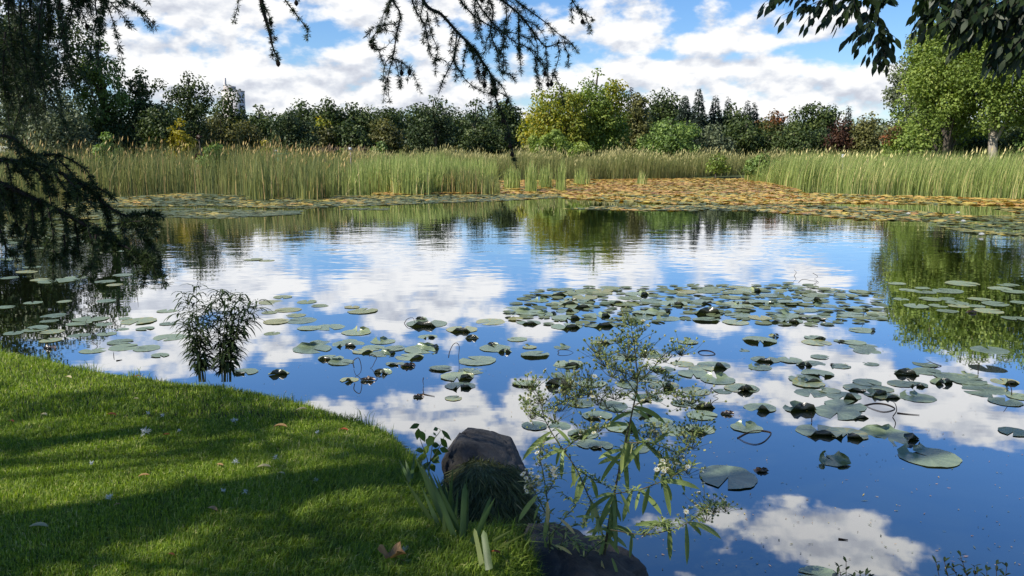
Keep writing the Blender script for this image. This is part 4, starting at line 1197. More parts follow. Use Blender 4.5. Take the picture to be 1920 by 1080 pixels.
def turf(mb, xyz, h, w, lean, t, wind=None):
    n = len(xyz)
    a = rng.random(n) * 6.283
    S = np.stack([np.cos(a), np.sin(a), np.zeros(n)], 1) * (w / 2)[:, None]
    b = rng.random(n) * 6.283
    ld = np.stack([np.cos(b) * lean, np.sin(b) * lean, np.zeros(n)], 1)
    if wind is not None: ld = ld + wind
    m_ = xyz + ld * (h * .35)[:, None] + np.array([0, 0, 1.0]) * (h * .62)[:, None]
    tip = xyz + ld * h[:, None] + np.stack([np.zeros(n), np.zeros(n), h * np.clip(1.02 - .45 * np.linalg.norm(ld[:, :2], axis=1), -.6, 1)], 1)
    V = np.stack([xyz - S, xyz + S, m_ + S * .75, m_ - S * .75, tip], 1)
    k = np.arange(n)[:, None] * 5
    mb.add(V.reshape(-1, 3), k + np.array([[0, 1, 2, 3]]), k + np.array([[3, 2, 4]]), np.repeat(np.clip(t, 0, 1), 5))


mb = MB()
def scatter_lawn(n, x0, x1, y0, y1):
    x = x0 + rng.random(n) * (x1 - x0); y = y0 + rng.random(n) * (y1 - y0)
    ok = (np.abs(x) < .70 * y + .5)
    x, y = x[ok], y[ok]
    sd = shore_dist(x, y)
    ok = sd > -.10
    return x[ok], y[ok], sd[ok]
for n, x0, x1, y0, y1, hk in [(300000, -3.6, .25, 2.3, 5.2, .85), (170000, -7, .1, 4.6, 8.6, 1.15), (26000, -13, -5, 6, 12, 1.4)]:
    x, y, sd = scatter_lawn(n, x0, x1, y0, y1)
    m = len(x)
    long_ = np.clip(1 - np.abs(sd) / .16, 0, 1) * np.clip(.55 + .9 * np.sin(x * 9.1 + 2 * np.sin(y * 4.3)) * np.sin(y * 7.7 + x * 2), .1, 1.4)
    patch = .5 + .5 * np.sin(x * 2.3 + 1.2 * np.sin(y * 1.9)) * np.sin(y * 2.7 + x)
    tuft = np.clip(1 + (x + .9) * .9, 0, 1) * np.clip((5.0 - y) / 1.2, 0, 1)      # the grass is longer towards the mound
    h = (.030 + .022 * patch + .12 * long_ * rng.random(m) ** 2 + .045 * tuft) * rng.uniform(.5, 1.2, m) * hk
    z = lawn_z(x, y, sd)
    t = .42 + .10 * (patch - .5) + rng.normal(0, .24, m) - .12 * long_ + np.where(rng.random(m) < .05, .42, 0)
    lean = np.abs(rng.normal(.45, .45, m))
    wind = np.zeros((m, 3)); wind[:, 0] = .25 * tuft; wind[:, 1] = .12
    turf(mb, np.stack([x, y, z - .004], 1), h, rng.uniform(.0034, .0062, m) * hk, lean, t, wind)
g = mb.build("grass", M_grass)
tag(g, "mown green lawn grass in dappled shade", "grass", None, "stuff")

# matted grass hanging over the mound and over the steep edge of the lawn
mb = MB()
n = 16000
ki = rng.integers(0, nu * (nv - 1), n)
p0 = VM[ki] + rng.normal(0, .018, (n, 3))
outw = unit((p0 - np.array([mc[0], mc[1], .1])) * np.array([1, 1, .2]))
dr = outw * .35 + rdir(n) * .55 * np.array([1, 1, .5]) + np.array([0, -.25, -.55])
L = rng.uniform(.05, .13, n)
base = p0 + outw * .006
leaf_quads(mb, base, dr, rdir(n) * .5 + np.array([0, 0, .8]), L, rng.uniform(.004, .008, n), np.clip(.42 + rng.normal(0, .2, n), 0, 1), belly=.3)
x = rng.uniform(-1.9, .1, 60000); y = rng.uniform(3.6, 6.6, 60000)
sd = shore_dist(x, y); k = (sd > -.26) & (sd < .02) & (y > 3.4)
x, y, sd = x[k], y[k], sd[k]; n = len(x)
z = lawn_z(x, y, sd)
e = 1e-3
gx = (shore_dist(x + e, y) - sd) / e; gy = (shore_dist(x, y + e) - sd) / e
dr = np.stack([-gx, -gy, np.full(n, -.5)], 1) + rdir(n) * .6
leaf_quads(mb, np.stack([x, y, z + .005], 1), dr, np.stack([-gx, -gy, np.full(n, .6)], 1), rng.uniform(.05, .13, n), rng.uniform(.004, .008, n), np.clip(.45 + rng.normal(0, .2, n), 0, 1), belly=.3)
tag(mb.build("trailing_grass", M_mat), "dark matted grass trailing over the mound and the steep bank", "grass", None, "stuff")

# ------------------------------------------------------------------ larch: trunk past the left edge, boughs hanging into view
M_needle = leaf_mat("larch_needles", [(0, (0.019, 0.032, 0.011)), (0.6, (0.047, 0.073, 0.022)), (1, (0.098, 0.134, 0.036))], .2)
M_twig = rough_mat("larch_twig", [(0.3, (0.018, 0.013, 0.010)), (0.7, (0.045, 0.034, 0.026))], scale=30, bump=.4, dist=.003)
M_cone = rough_mat("larch_cone_scales", [(0.3, (0.02, 0.012, 0.008)), (0.7, (0.05, 0.03, 0.018))], scale=60, bump=.6, dist=.004)
TX, TY = -5.6, 2.1
larch = empty("larch_tree", (TX, TY, .3), "dark larch whose drooping needled boughs hang in from the left and top of the view", "tree")
mb = MB(); tube(mb, smooth_line([[TX, TY, .1], [TX + .05, TY, 5], [TX, TY, 10], [TX, TY, 15]], 14), .30, .05, 10)
mb.build("trunk", M_bark, larch, smooth=True)


def needle_tufts(mb, line, step, per, L, W, skip=0.0):
    seglen = np.linalg.norm(np.diff(line, axis=0), axis=1); tot = seglen.sum()
    n = max(2, int(tot / step))
    cum = np.concatenate([[0], np.cumsum(seglen)])
    u = np.sort(rng.random(n)) * tot
    pts = np.stack([np.interp(u, cum, line[:, c]) for c in range(3)], 1)
    tg = unit(np.stack([np.interp(u, cum, np.gradient(line[:, c])) for c in range(3)], 1))
    if skip: 
        k = rng.random(n) > skip; pts, tg = pts[k], tg[k]; n = len(pts)
    b = np.repeat(pts, per, 0); d = unit(rdir(n * per) + np.repeat(tg, per, 0) * .55)
    leaf_quads(mb, b, d, rdir(n * per), L * rng.uniform(.7, 1.15, n * per), W, np.clip(np.repeat(rng.normal(.5, .18, n), per), 0, 1), belly=.5)


def bough(lines, r=.006, step=.012, per=9, L=.030, W=.0022, twigs=0.0, twig_len=.22, cones=0, name="branch", hang=1.0, parent=None):
    """one bough of the larch: woody lines with their side twigs, needles as a part of it, cones too"""
    w = MB(); nd = MB(); spots = []
    for li, (pts, r0, r1) in enumerate(lines):
        ln = smooth_line(pts, max(8, len(pts) * 6))
        tube(w, ln, r0, r1, 5)
        needle_tufts(nd, ln, step, per, L, W)
        spots.append(ln)
        tot = np.linalg.norm(np.diff(ln, axis=0), axis=1).sum()
        for _ in range(int(tot * twigs)):
            k = rng.integers(1, len(ln) - 1); s = ln[k]
            tg = ln[min(k + 1, len(ln) - 1)] - ln[k - 1]
            d = unit(unit(tg) * .5 + rdir(1)[0] * .7 + np.array([0, 0, -.55 * hang]))
            l2 = twig_len * rng.uniform(.35, 1.25)
            if pts[-1][1] > 3.9 and ln[k][2] < PY(960, 165, ln[k][1])[2] and ln[k][0] > -.6: l2 *= .3
            tw = smooth_line([s, s + d * l2 * .5, s + d * l2 * .85 + np.array([0, 0, -l2 * .28 * hang])], 7)
            tube(w, tw, .0028, .0012, 4)
            needle_tufts(nd, tw, step, per, L, W)
            spots.append(tw)
    br = w.build("branch", M_twig, larch, smooth=True)
    q_ = MB(); q_.v, q_.q, q_.t, q_.a, q_.n = nd.v, nd.q, nd.t, nd.a, nd.n
    ob = q_.build("needles", M_needle, None)
    me = ob.data
    co = np.empty(len(me.vertices) * 3, np.float32); me.vertices.foreach_get("co", co)
    me.vertices.foreach_set("co", (co.reshape(-1, 3) - np.array(larch.location, np.float32)).ravel())
    ob.parent = br
    for _ in range(cones):
        ln = spots[rng.integers(0, len(spots))]; s = ln[rng.integers(1, len(ln) - 1)] + np.array([0, 0, -.012])
        cb = MB(); f = np.linspace(0, 1, 6)
        r_ = .0005 + .0115 * np.sin(np.pi * np.clip(f * .92 + .06, 0, 1))
        pts = np.stack([np.full(6, s[0]), np.full(6, s[1]), s[2] + .012 - f * .030], 1)
        V = []; Q = []
        for i in range(6):
            for k in range(7):
                a = k / 7 * 6.283 + i * .45
                V.append(pts[i] + r_[i] * np.array([math.cos(a), math.sin(a), 0]))
        for i in range(5):
            for k in range(7): Q.append([i * 7 + k, i * 7 + (k + 1) % 7, (i + 1) * 7 + (k + 1) % 7, (i + 1) * 7 + k])
        cb.add(np.array(V) - np.array(larch.location), Q)
        cone = cb.build("cone", M_cone, None); cone.parent = br
    return br


def L_(yy, *pp): return [PY(a, b, yy + j * 0) for j, (a, b) in enumerate(pp)]


D1 = 4.4
trunk_at = lambda z: np.array([TX, TY, z])
# the spray at the top in the middle of the view
spray = [
    ([trunk_at(6.6), (-3.6, 3.4, 5.3), PY(700, -330, D1), PY(760, -120, D1), PY(793, 0, D1), PY(827, 27, D1), PY(857, 60, D1), PY(880, 83, D1), PY(903, 113, D1), PY(923, 147, D1), PY(930, 187, D1), PY(950, 233, D1), PY(957, 267, D1), PY(968, 313, D1)], .013, .0014),
    (L_(4.5, (760, -120), (850, -60), (940, 0), (973, 27), (1000, 60), (1023, 87), (1050, 80), (1070, 84)), .008, .002),
    (L_(4.35, (700, -140), (730, -40), (737, 0), (750, 27), (743, 67), (737, 107), (727, 147), (730, 190)), .006, .0018),
    (L_(4.4, (770, -100), (773, 0), (797, 50), (807, 100), (823, 112)), .005, .0016),
    (L_(4.4, (857, 60), (850, 110), (832, 148), (823, 174)), .004, .0015),
    (L_(4.4, (850, 113), (873, 150), (905, 172), (926, 174)), .003, .0014),
    (L_(4.45, (820, -90), (917, 0), (920, 60), (933, 100), (940, 133), (970, 140)), .005, .0015),
    (L_(4.3, (860, -60), (943, 0), (945, 70), (943, 148)), .004, .0014),
    (L_(4.5, (973, 27), (972, 70), (975, 110), (978, 144)), .004, .0014),
    (L_(4.5, (1000, 60), (1008, 90), (1003, 130)), .003, .0013), (L_(4.5, (1023, 87), (1025, 120), (1018, 152)), .003, .0013), (L_(4.5, (1045, 82), (1048, 105), (1035, 150), (1030, 160)), .003, .0013), (L_(4.5, (1056, 82), (1066, 105), (1064, 125)), .003, .0013),
    (L_(4.45, (860, -70), (905, 20), (960, 75), (990, 90), (1010, 115)), .005, .0015), (L_(4.4, (830, -80), (870, 10), (930, 55), (965, 62), (995, 75)), .005, .0015), (L_(4.5, (900, -60), (960, -5), (1020, 40), (1045, 62), (1068, 78)), .005, .0015),
    (L_(4.35, (740, 60), (715, 57), (697, 72), (700, 90), (720, 90), (738, 72)), .0025, .0013), (L_(4.35, (745, 45), (720, 48), (704, 62), (697, 85)), .0025, .0013), (L_(4.35, (738, 110), (758, 120), (775, 140), (789, 173)), .003, .0013), (L_(4.35, (738, 100), (722, 120), (718, 150)), .003, .0013), (L_(4.35, (752, 112), (753, 135), (750, 150)), .0025, .0013), (L_(4.35, (768, 125), (766, 140), (764, 152)), .0025, .0013),
    (L_(4.4, (903, 113), (895, 135), (900, 155)), .003, .0013), (L_(4.4, (928, 170), (948, 180), (952, 190)), .0025, .0013), (L_(4.4, (800, 20), (808, 60), (820, 95), (812, 125)), .003, .0013),
    (L_(4.5, (930, -60), (1060, -30), (1073, 0), (1087, 20), (1112, 36)), .005, .0016), (L_(4.4, (650, -60), (725, -10), (728, 20)), .004, .0014), (L_(4.4, (900, -40), (890, 10), (900, 40), (893, 70)), .004, .0014),
]
bough(spray, step=.0088, per=11, twigs=6.0, twig_len=.14, cones=22, L=.028, W=.0027)
# small twigs hanging in left of it
bough([([trunk_at(6.2), (-3.8, 3.2, 5.0), PY(400, -220, 4.3), PY(480, -30, 4.3), PY(492, 15, 4.3), PY(505, 60, 4.3), PY(512, 90, 4.3), PY(522, 111, 4.3)], .022, .0018), (L_(4.3, (470, -60), (525, -10), (548, 18), (565, 40), (577, 60), (574, 76)), .004, .0014),
       (L_(4.3, (450, -30), (446, 10), (438, 42)), .003, .0013), (L_(4.3, (560, -30), (552, -5), (560, 3)), .003, .0013), (L_(4.3, (490, 5), (505, 30), (510, 55)), .003, .0013)], step=.009, per=12, twigs=1.2, twig_len=.06, cones=7, L=.026, W=.0034)
# dense hanging mass in the top left corner
top_left = [([trunk_at(5.0), (-4.0, 3.1, 4.3), PY(-60, -120, 4.0), PY(60, -50, 4.0), PY(150, -20, 4.0), PY(235, -30, 4.0)], .03, .004)]
for a, b, c, d_ in [(150, -30, 165, 50), (185, -30, 190, 60), (120, -40, 120, 58), (205, -25, 232, 12), (175, -30, 163, 20), (162, 0, 145, 30), (100, -40, 95, 70), (60, -50, 70, 90), (20, -60, 30, 130), (-10, -60, 0, 150), (40, -60, 60, 190), (85, -40, 75, 165), (110, -40, 130, 110), (-20, -60, 15, 220), (30, 40, 45, 240), (140, -20, 152, 40), (70, 60, 58, 210), (10, 60, 22, 260), (225, -30, 243, 12), (195, -40, 206, 20), (165, -30, 176, 24)]:
    top_left.append((L_(4.0 + rng.uniform(-.3, .3), (a, b), (a * .6 + c * .4 - 8, b * .55 + d_ * .45), (c, d_)), .005, .0016))
bough(top_left, step=.009, per=11, twigs=9, twig_len=.26, cones=5, L=.029, W=.0035)
# the low bough that sweeps out over the water at the left
low = [([trunk_at(2.5), (-3.9, 3.0, 2.55), PY(-120, 320, 3.5), PY(0, 345, 3.5), PY(60, 372, 3.5), PY(130, 405, 3.5), PY(190, 440, 3.5), PY(250, 470, 3.5), PY(292, 490, 3.5)], .022, .002),
       (L_(3.6, (-100, 290), (0, 300), (80, 310), (150, 345), (200, 385), (240, 405), (285, 398), (296, 410)), .012, .0018), (L_(3.4, (-60, 250), (20, 258), (50, 285), (66, 292)), .008, .0018), (L_(3.55, (30, 305), (90, 290), (125, 296), (160, 318), (176, 345)), .006, .0016),
       (L_(3.6, (150, 345), (180, 350), (215, 372)), .005, .0016), (L_(3.5, (200, 425), (260, 415), (300, 425)), .005, .0016), (L_(3.6, (235, 405), (265, 440), (290, 470)), .004, .0016)]
for a, b, c, d_ in [(30, 360, 20, 470), (60, 372, 50, 510), (90, 390, 100, 520), (115, 400, 125, 500), (140, 410, 138, 525), (165, 425, 172, 530), (185, 440, 190, 500), (210, 450, 215, 485), (235, 462, 248, 500), (255, 472, 268, 495), (0, 345, -5, 440), (15, 350, 40, 440), (75, 375, 78, 470), (150, 415, 158, 480),
                    (20, 300, 60, 380), (60, 308, 100, 390), (100, 322, 130, 400), (120, 330, 180, 420), (10, 295, 20, 400), (175, 365, 205, 430), (50, 420, 30, 500), (100, 300, 60, 350), (-20, 320, 5, 400), (180, 440, 165, 510), (110, 300, 150, 370), (0, 430, 10, 520), (120, 440, 110, 515)]:
    low.append((L_(3.5 + rng.uniform(-.25, .25), (a, b), (a * .55 + c * .45 + 6, b * .5 + d_ * .5 - 12), (c, d_ - 26)), .005, .0015))
bough(low, step=.0072, per=13, twigs=13, twig_len=.13, cones=0, L=.029, W=.0035)
# the rest of the crown, above and beside the frame: it shades the bank
for i in range(46):
    z = 3.3 + i * .23; a = i * 2.4 + rng.uniform(-.3, .3)
    reach = max(.6, (4.6 if z < 8 else 4.6 - (z - 8) * .55)) * rng.uniform(.75, 1.1)
    if math.sin(a) > .25 and math.cos(a) > -.2 and z < 5.6: z += 2.6             # nothing more into the view
    e = np.array([TX + math.cos(a) * reach, TY + math.sin(a) * reach * .95, z - .1 * reach - .15])
    if in_view(e, 120, 160) or in_view(e * .6 + trunk_at(z) * .4, 120, 160): continue
    sidel = []
    main = [trunk_at(z), trunk_at(z) * .45 + e * .55 + np.array([0, 0, .18]), e]
    sidel.append((main, .022, .005))
    ml = smooth_line(main, 14)
    for k in range(3, 14):
        for sgn in (-1, 1):
            dv = np.array([-math.sin(a) * sgn, math.cos(a) * sgn, -.25]) + np.array([math.cos(a), math.sin(a), 0]) * .6
            l2 = rng.uniform(.25, .75)
            if in_view(ml[k] + dv * l2, 250, 250) or np.linalg.norm(ml[k] + dv * l2 - EYE) < 1.5: continue
            sidel.append(([ml[k], ml[k] + dv * l2 * .5, ml[k] + dv * l2 + np.array([0, 0, -.2 * l2])], .006, .002))
    bough(sidel, step=.05, per=9, twigs=3.0, twig_len=.3, L=.055, W=.010)

# unseen tree added at the left to throw soft dappled shade over the lawn
mp_ = empty("added_shade_tree", (-12.0, .9, .3), "leafy tree added outside the frame to shade the lawn", "tree")
t_ = MB(); lf = MB()
CS = []
for i in range(57):
    v = rdir(1)[0] * rng.random() ** .4
    CS.append([-10.2 + v[0] * 3.9, 1.4 + v[1] * 3.0, 6.6 + v[2] * 2.9])
CS = np.array(CS); RS = rng.uniform(.22, .52, len(CS))
limbs(t_, np.array([-12.0, .9, 0]), np.array([-11.0, 1.3, 8.6]), CS, .3, 40)
crown_leaves(lf, CS, RS, np.full(len(CS), 150), .11, .075)
t_.build("trunk", M_bark, mp_, smooth=True); lf.build("crown", LM["mid"], mp_)

# ------------------------------------------------------------------ ash: trunk past the right edge, leafy boughs in the top right corner
M_ash = leaf_mat("ash_leaf", [(0, (0.012, 0.022, 0.007)), (0.6, (0.026, 0.046, 0.012)), (1, (0.05, 0.075, 0.02))], .22, rough=.45)
AX, AY = 5.4, 1.6
ash = empty("ash_tree", (AX, AY, .3), "dark leafy ash whose boughs hang into the top right corner", "tree")
mb = MB(); tube(mb, smooth_line([[AX, AY, -.3], [AX - .1, AY, 3], [AX - .3, AY + .2, 6], [AX - .2, AY + .1, 10]], 12), .30, .07, 10); mb.build("trunk", M_bark, ash, smooth=True)


def leaflet(mb, base, d, nrm, L, W, tint):
    d = unit(d); s = unit(np.cross(d, nrm)); nn = np.cross(s, d)
    prof = [(0, .03), (.18, .62), (.42, 1.0), (.68, .72), (.88, .25), (1.0, .02)]
    V = []
    for t, w in prof:
        c = base + d * L * t - nn * L * .10 * t * t
        V += [c - s * W * w / 2, c + s * W * w / 2]
    Q = [[2 * i, 2 * i + 1, 2 * i + 3, 2 * i + 2] for i in range(len(prof) - 1)]
    mb.add(V, Q, None, tint)


def compound(w, lf, a, b, pairs=3, L=.072, W=.031):
    """one ash leaf: a stalk from a to b with pairs of hanging leaflets"""
    a = np.asarray(a, float); b = np.asarray(b, float)
    mid = (a + b) / 2 + np.array([0, 0, .03 * np.linalg.norm(b - a)])
    ln = smooth_line([a, mid, b], 7); tube(w, ln, .0022, .0012, 4)
    tg = unit(b - a); side = unit(np.cross(tg, [0, 0.25, 1.0]))
    for k in range(pairs):
        q_ = ln[int(1 + k * 5 / max(1, pairs))]
        for sg in (-1, 1):
            d = tg * .55 + side * sg * rng.uniform(.35, .95) + np.array([0, 0, -rng.uniform(.35, 1.0)]) + rdir(1)[0] * .18
            leaflet(lf, q_, d, unit(rdir(1)[0] * .8 + np.array([0, -.5, .6])), L * rng.uniform(.8, 1.2), W * rng.uniform(.85, 1.2), float(np.clip(rng.normal(.5, .2), 0, 1)))
    leaflet(lf, ln[-1], tg * .7 + np.array([0, 0, -.7]), unit(rdir(1)[0] * .7 + np.array([0, -.5, .6])), L * 1.1, W, float(np.clip(rng.normal(.5, .2), 0, 1)))


def ash_bough(wood, leaves_px, yy, **kw):
    w = MB(); lf = MB()
    for pts, r0, r1 in wood: tube(w, smooth_line(pts, 14), r0, r1, 6)
    for (a, b, c, d_) in leaves_px:
        y_ = yy + rng.uniform(-.3, .3)
        compound(w, lf, PY(a, b, y_), PY(c, d_, y_ + rng.uniform(-.08, .08)), **kw)
    br = w.build("branch", M_twig, ash, smooth=True)
    ob = lf.build("leaves", M_ash, ash); ob.parent = br
    return br


YA = 5.0
lv = [(1500, -12, 1432, 16), (1520, 0, 1470, 40), (1560, -8, 1500, 20), (1545, 5, 1515, 48), (1590, 0, 1540, 44), (1600, 5, 1570, 50), (1620, -5, 1590, 30), (1480, -20, 1445, 8), (1630, 15, 1600, 60), (1640, 35, 1585, 75), (1645, 45, 1610, 90), (1650, 55, 1630, 105), (1652, 60, 1655, 112), (1650, 50, 1672, 80),
      (1640, 20, 1665, 60), (1655, 85, 1640, 120), (1655, 85, 1662, 122), (1630, -10, 1640, 15), (1660, -15, 1648, 10), (1580, -15, 1545, 10), (1535, -20, 1500, -2), (1610, -20, 1575, 5), (1635, 60, 1612, 75), (1648, 70, 1672, 98), (1600, 0, 1610, 28), (1570, 5, 1548, 32), (1655, 0, 1672, -5)]
lv = lv + [(p_[0] + rng.uniform(-14, 14), p_[1] + rng.uniform(-10, 6), p_[2] + rng.uniform(-14, 14), p_[3] + rng.uniform(-12, 2)) for p_ in lv]
ash_bough([([(AX - .25, AY + .1, 5.2), (4.2, 3.6, 4.6), PY(1800, -140, YA), PY(1690, -50, YA), PY(1600, -12, YA), PY(1500, -12, YA), PY(1450, 0, YA)], .03, .003), ([PY(1660, -35, YA), PY(1642, 10, YA), PY(1650, 60, YA), PY(1656, 100, YA)], .006, .002)], lv, YA, pairs=3, W=.03)
lv = []
for (cx, cy, rx, ry, n) in [(1870, 20, 70, 40, 54), (1780, 25, 50, 30, 30), (1900, 80, 40, 40, 26), (1810, 62, 40, 26, 14), (1925, 40, 30, 60, 20), (1730, 5, 20, 15, 4), (1880, 115, 25, 18, 8), (1800, -10, 80, 20, 16)]:
    for _ in range(n):
        a = cx + rng.uniform(-1, 1) * rx; b = cy + rng.uniform(-1, 1) * ry
        lv.append((a + rng.uniform(5, 40), b - rng.uniform(12, 34), a + rng.uniform(-22, 14), b + rng.uniform(2, 16)))
ash_bough([([(AX - .25, AY + .1, 4.6), (4.6, 3.4, 4.0), PY(2040, -60, 4.9), PY(1930, -20, 4.9), PY(1840, -5, 4.9), PY(1745, 0, 4.9)], .03, .003), ([PY(1980, -40, 4.9), PY(1920, 40, 4.9), PY(1890, 110, 4.9)], .01, .002), ([PY(1890, -15, 4.9), PY(1888, 40, 4.9), PY(1885, 85, 4.9)], .004, .002)], lv, 4.9, pairs=3, L=.074, W=.033)
# the ash's upper boughs over the frame, in larger sprays
for i in range(15):
    a = i * 2.39; z = 4.6 + i * .35; reach = rng.uniform(2.0, 4.4) * (1 if z < 8 else .7)
    e = np.array([AX - .6 + math.cos(a) * reach, AY + .3 + math.sin(a) * reach, z + .3])
    if e[1] > .5 and (e[2] - 2.2) / max(e[1], .1) < .42: e[2] += 2.4
    w = MB(); lf = MB()
    s = np.array([AX - .25, AY + .1, z])
    if any(in_view(s + (e - s) * f_, 100, 100) for f_ in (0, .25, .5, .75, 1)): continue
    ln = smooth_line([s, (s + e) / 2 + np.array([0, 0, .3]), e], 12); tube(w, ln, .035, .006, 6)
    for k in range(70):
        b = ln[rng.integers(3, 12)]; q1 = b + rdir(1)[0] * rng.uniform(.1, .7)
        if np.linalg.norm(q1 - EYE) < 1.9: continue
        if any(in_view(b + (q1 - b) * f_, 200, 200) for f_ in (0, .35, .7, 1)) or in_view(q1 - np.array([0, 0, .35]), 200, 200): continue
        compound(w, lf, b * .3 + q1 * .7, q1 + np.array([rng.normal(0, .12), rng.normal(0, .12), -.15]), pairs=3, L=.13, W=.05)
    br = w.build("branch", M_twig, ash, smooth=True); ob = lf.build("leaves", M_ash, ash); ob.parent = br

# ------------------------------------------------------------------ plants of the bank
M_stem = rough_mat("plant_stem", [(0.3, (0.05, 0.06, 0.02)), (0.7, (0.12, 0.12, 0.05))], scale=20, bump=.2, dist=.002)
M_stemr = rough_mat("aster_stem", [(0.3, (0.06, 0.05, 0.025)), (0.7, (0.16, 0.13, 0.07))], scale=20, bump=.2, dist=.002)
M_weed = leaf_mat("weed_leaf_shaded", [(0, (0.021, 0.035, 0.013)), (0.6, (0.047, 0.073, 0.026)), (1, (0.083, 0.114, 0.042))], .2, rough=.8, spec=.1)  # the larch's shade on this plant is put into the leaf colour
M_asterleaf = leaf_mat("aster_leaf", [(0, (0.103, 0.152, 0.049)), (0.5, (0.241, 0.314, 0.099)), (0.85, (0.379, 0.423, 0.140)), (1, (0.552, 0.449, 0.199))], .3, rough=.5)
M_bud = leaf_mat("aster_bud", [(0, (0.15, 0.21, 0.06)), (0.5, (0.32, 0.38, 0.14)), (1, (0.60, 0.56, 0.26))], .25)
M_white = leaf_mat("aster_petal", [(0, (.55, .54, .42)), (1, (.85, .84, .74))], .3)
M_disc = leaf_mat("aster_disc", [(0, (.40, .30, .05)), (1, (.55, .42, .10))], .1)
M_broad = leaf_mat("broad_leaf", [(0, (0.04, 0.075, 0.015)), (0.5, (0.09, 0.16, 0.03)), (1, (0.16, 0.24, 0.05))], .35, rough=.4)
M_iris = leaf_mat("iris_leaf", [(0, (0.03, 0.055, 0.016)), (0.5, (0.07, 0.12, 0.03)), (1, (0.20, 0.22, 0.07))], .3, rough=.4)
UPZ = np.array([0, 0, 1.0])

# leafy plant at the lawn's edge, its leaves coloured dark for shade
pl = on_lawn(405, 712)
weed = empty("leafy_plant", pl, "bushy plant on the lawn edge, its narrow drooping leaves coloured dark for shade", "plant")
YW = pl[1]
st = MB(); lf = MB(); bd = MB()
tips = [(345, 552), (352, 560), (362, 575), (368, 540), (385, 575), (404, 556), (412, 548), (420, 552), (432, 550), (443, 556), (455, 553), (458, 562), (470, 570), (482, 566), (478, 580), (338, 590), (398, 570), (375, 600), (440, 580), (350, 610), (468, 600), (425, 590)]
for i, (tx_, ty_) in enumerate(tips):
    bx = (382 if tx_ < 400 else 424) + rng.uniform(-9, 9)
    if 395 < tx_ < 425 and rng.random() < .5: bx = 385
    yj = YW + rng.uniform(-.18, .18)
    b0 = PY(bx, 716, yj); tp_ = PY(tx_, ty_, yj + rng.uniform(-.1, .1))
    ln = smooth_line([b0, b0 * .62 + tp_ * .38 + np.array([(b0[0] - tp_[0]) * .18, 0, .03]), tp_], 16)
    tube(st, ln, .0045, .0018, 5)
    for k in range(3, 16):
        for rep in range(4):
            if k < 6 and rng.random() < .35: continue
            a = rng.random() * 6.28
            d = np.array([math.cos(a), math.sin(a), rng.uniform(.1, .7)])
            long_leaf(lf, ln[k], d, UPZ, rng.uniform(.10, .19) * (1 if k > 4 else .75), rng.uniform(.012, .020) * (1.4 if k < 6 else 1), rng.uniform(1.2, 2.2), 4, float(np.clip(rng.normal(.5, .2), 0, 1)))
    for _ in range(16):
        c = ln[-1] + rng.normal(0, .014, 3)
        leaf_quads(bd, c[None], rdir(1) + UPZ * .5, rdir(1), .014, .008, .3)
build_multi("stem", [(st, M_stem), (bd, M_weed)], weed, smooth=True); lf.build("leaves", M_weed, weed, smooth=True)

# flowering aster in front of the boulder
ab = PY(1135, 1040, 3.85)
aster = empty("aster_plant", ab, "tall flowering aster with cream flower sprays rising in front of the water", "plant")
zx = lambda a, b: (940 + a / 2.077, 560 + b / 2.077)
YS = 3.85
st = MB(); lf = MB()
stems = [
    ([(400, 1010), (415, 900), (440, 760), (470, 620), (510, 440), (530, 330), (520, 200), (500, 70)], .0075, .0020, YS),
    ([(400, 940), (375, 850), (340, 770), (290, 660), (220, 560), (170, 470), (150, 390), (115, 330)], .0045, .0016, YS - .05), ([(510, 440), (430, 440), (385, 385), (310, 365), (260, 310)], .003, .0012, YS + .08), ([(525, 370), (470, 290), (410, 230), (375, 185)], .0028, .0012, YS + .1),
    ([(530, 330), (590, 270), (640, 215), (715, 190)], .0028, .0012, YS - .08), ([(515, 420), (610, 370), (690, 380), (755, 385)], .0028, .0012, YS - .12), ([(485, 560), (590, 565), (700, 600), (740, 540), (775, 505)], .003, .0012, YS - .15), ([(540, 745), (640, 705), (690, 680), (745, 650)], .003, .0012, YS - .2),
    ([(425, 900), (560, 918), (690, 890), (765, 845), (820, 800), (885, 812)], .003, .0012, YS - .22), ([(560, 915), (620, 875), (655, 890)], .002, .001, YS - .2), ([(440, 760), (540, 745)], .003, .002, YS - .12), ([(505, 470), (560, 560), (640, 620)], .0024, .0012, YS + .05), ([(160, 440), (230, 410), (290, 390), (350, 350)], .0024, .001, YS), ([(170, 470), (120, 440), (100, 400)], .002, .001, YS - .05),
    ([(515, 250), (560, 215), (575, 180)], .002, .001, YS + .05), ([(518, 210), (470, 180), (455, 140)], .002, .001, YS), ([(508, 120), (545, 90)], .0016, .001, YS), ([(530, 340), (480, 380), (440, 360)], .002, .001, YS), ([(290, 660), (350, 700), (420, 735)], .002, .001, YS), ([(240, 590), (280, 560), (330, 520), (380, 500)], .0024, .001, YS - .1), ([(520, 300), (430, 270), (400, 210)], .002, .001, YS - .1),
    ([(590, 270), (640, 300), (690, 320)], .002, .001, YS - .1), ([(470, 620), (560, 540), (600, 500)], .0022, .001, YS + .1),
]
lines = []
for pts, r0, r1, yy in stems:
    ln = smooth_line([PY(*zx(a, b), yy) for a, b in pts], len(pts) * 7)
    lines.append(ln); tube(st, ln, r0, r1, 5)
main = lines[0]
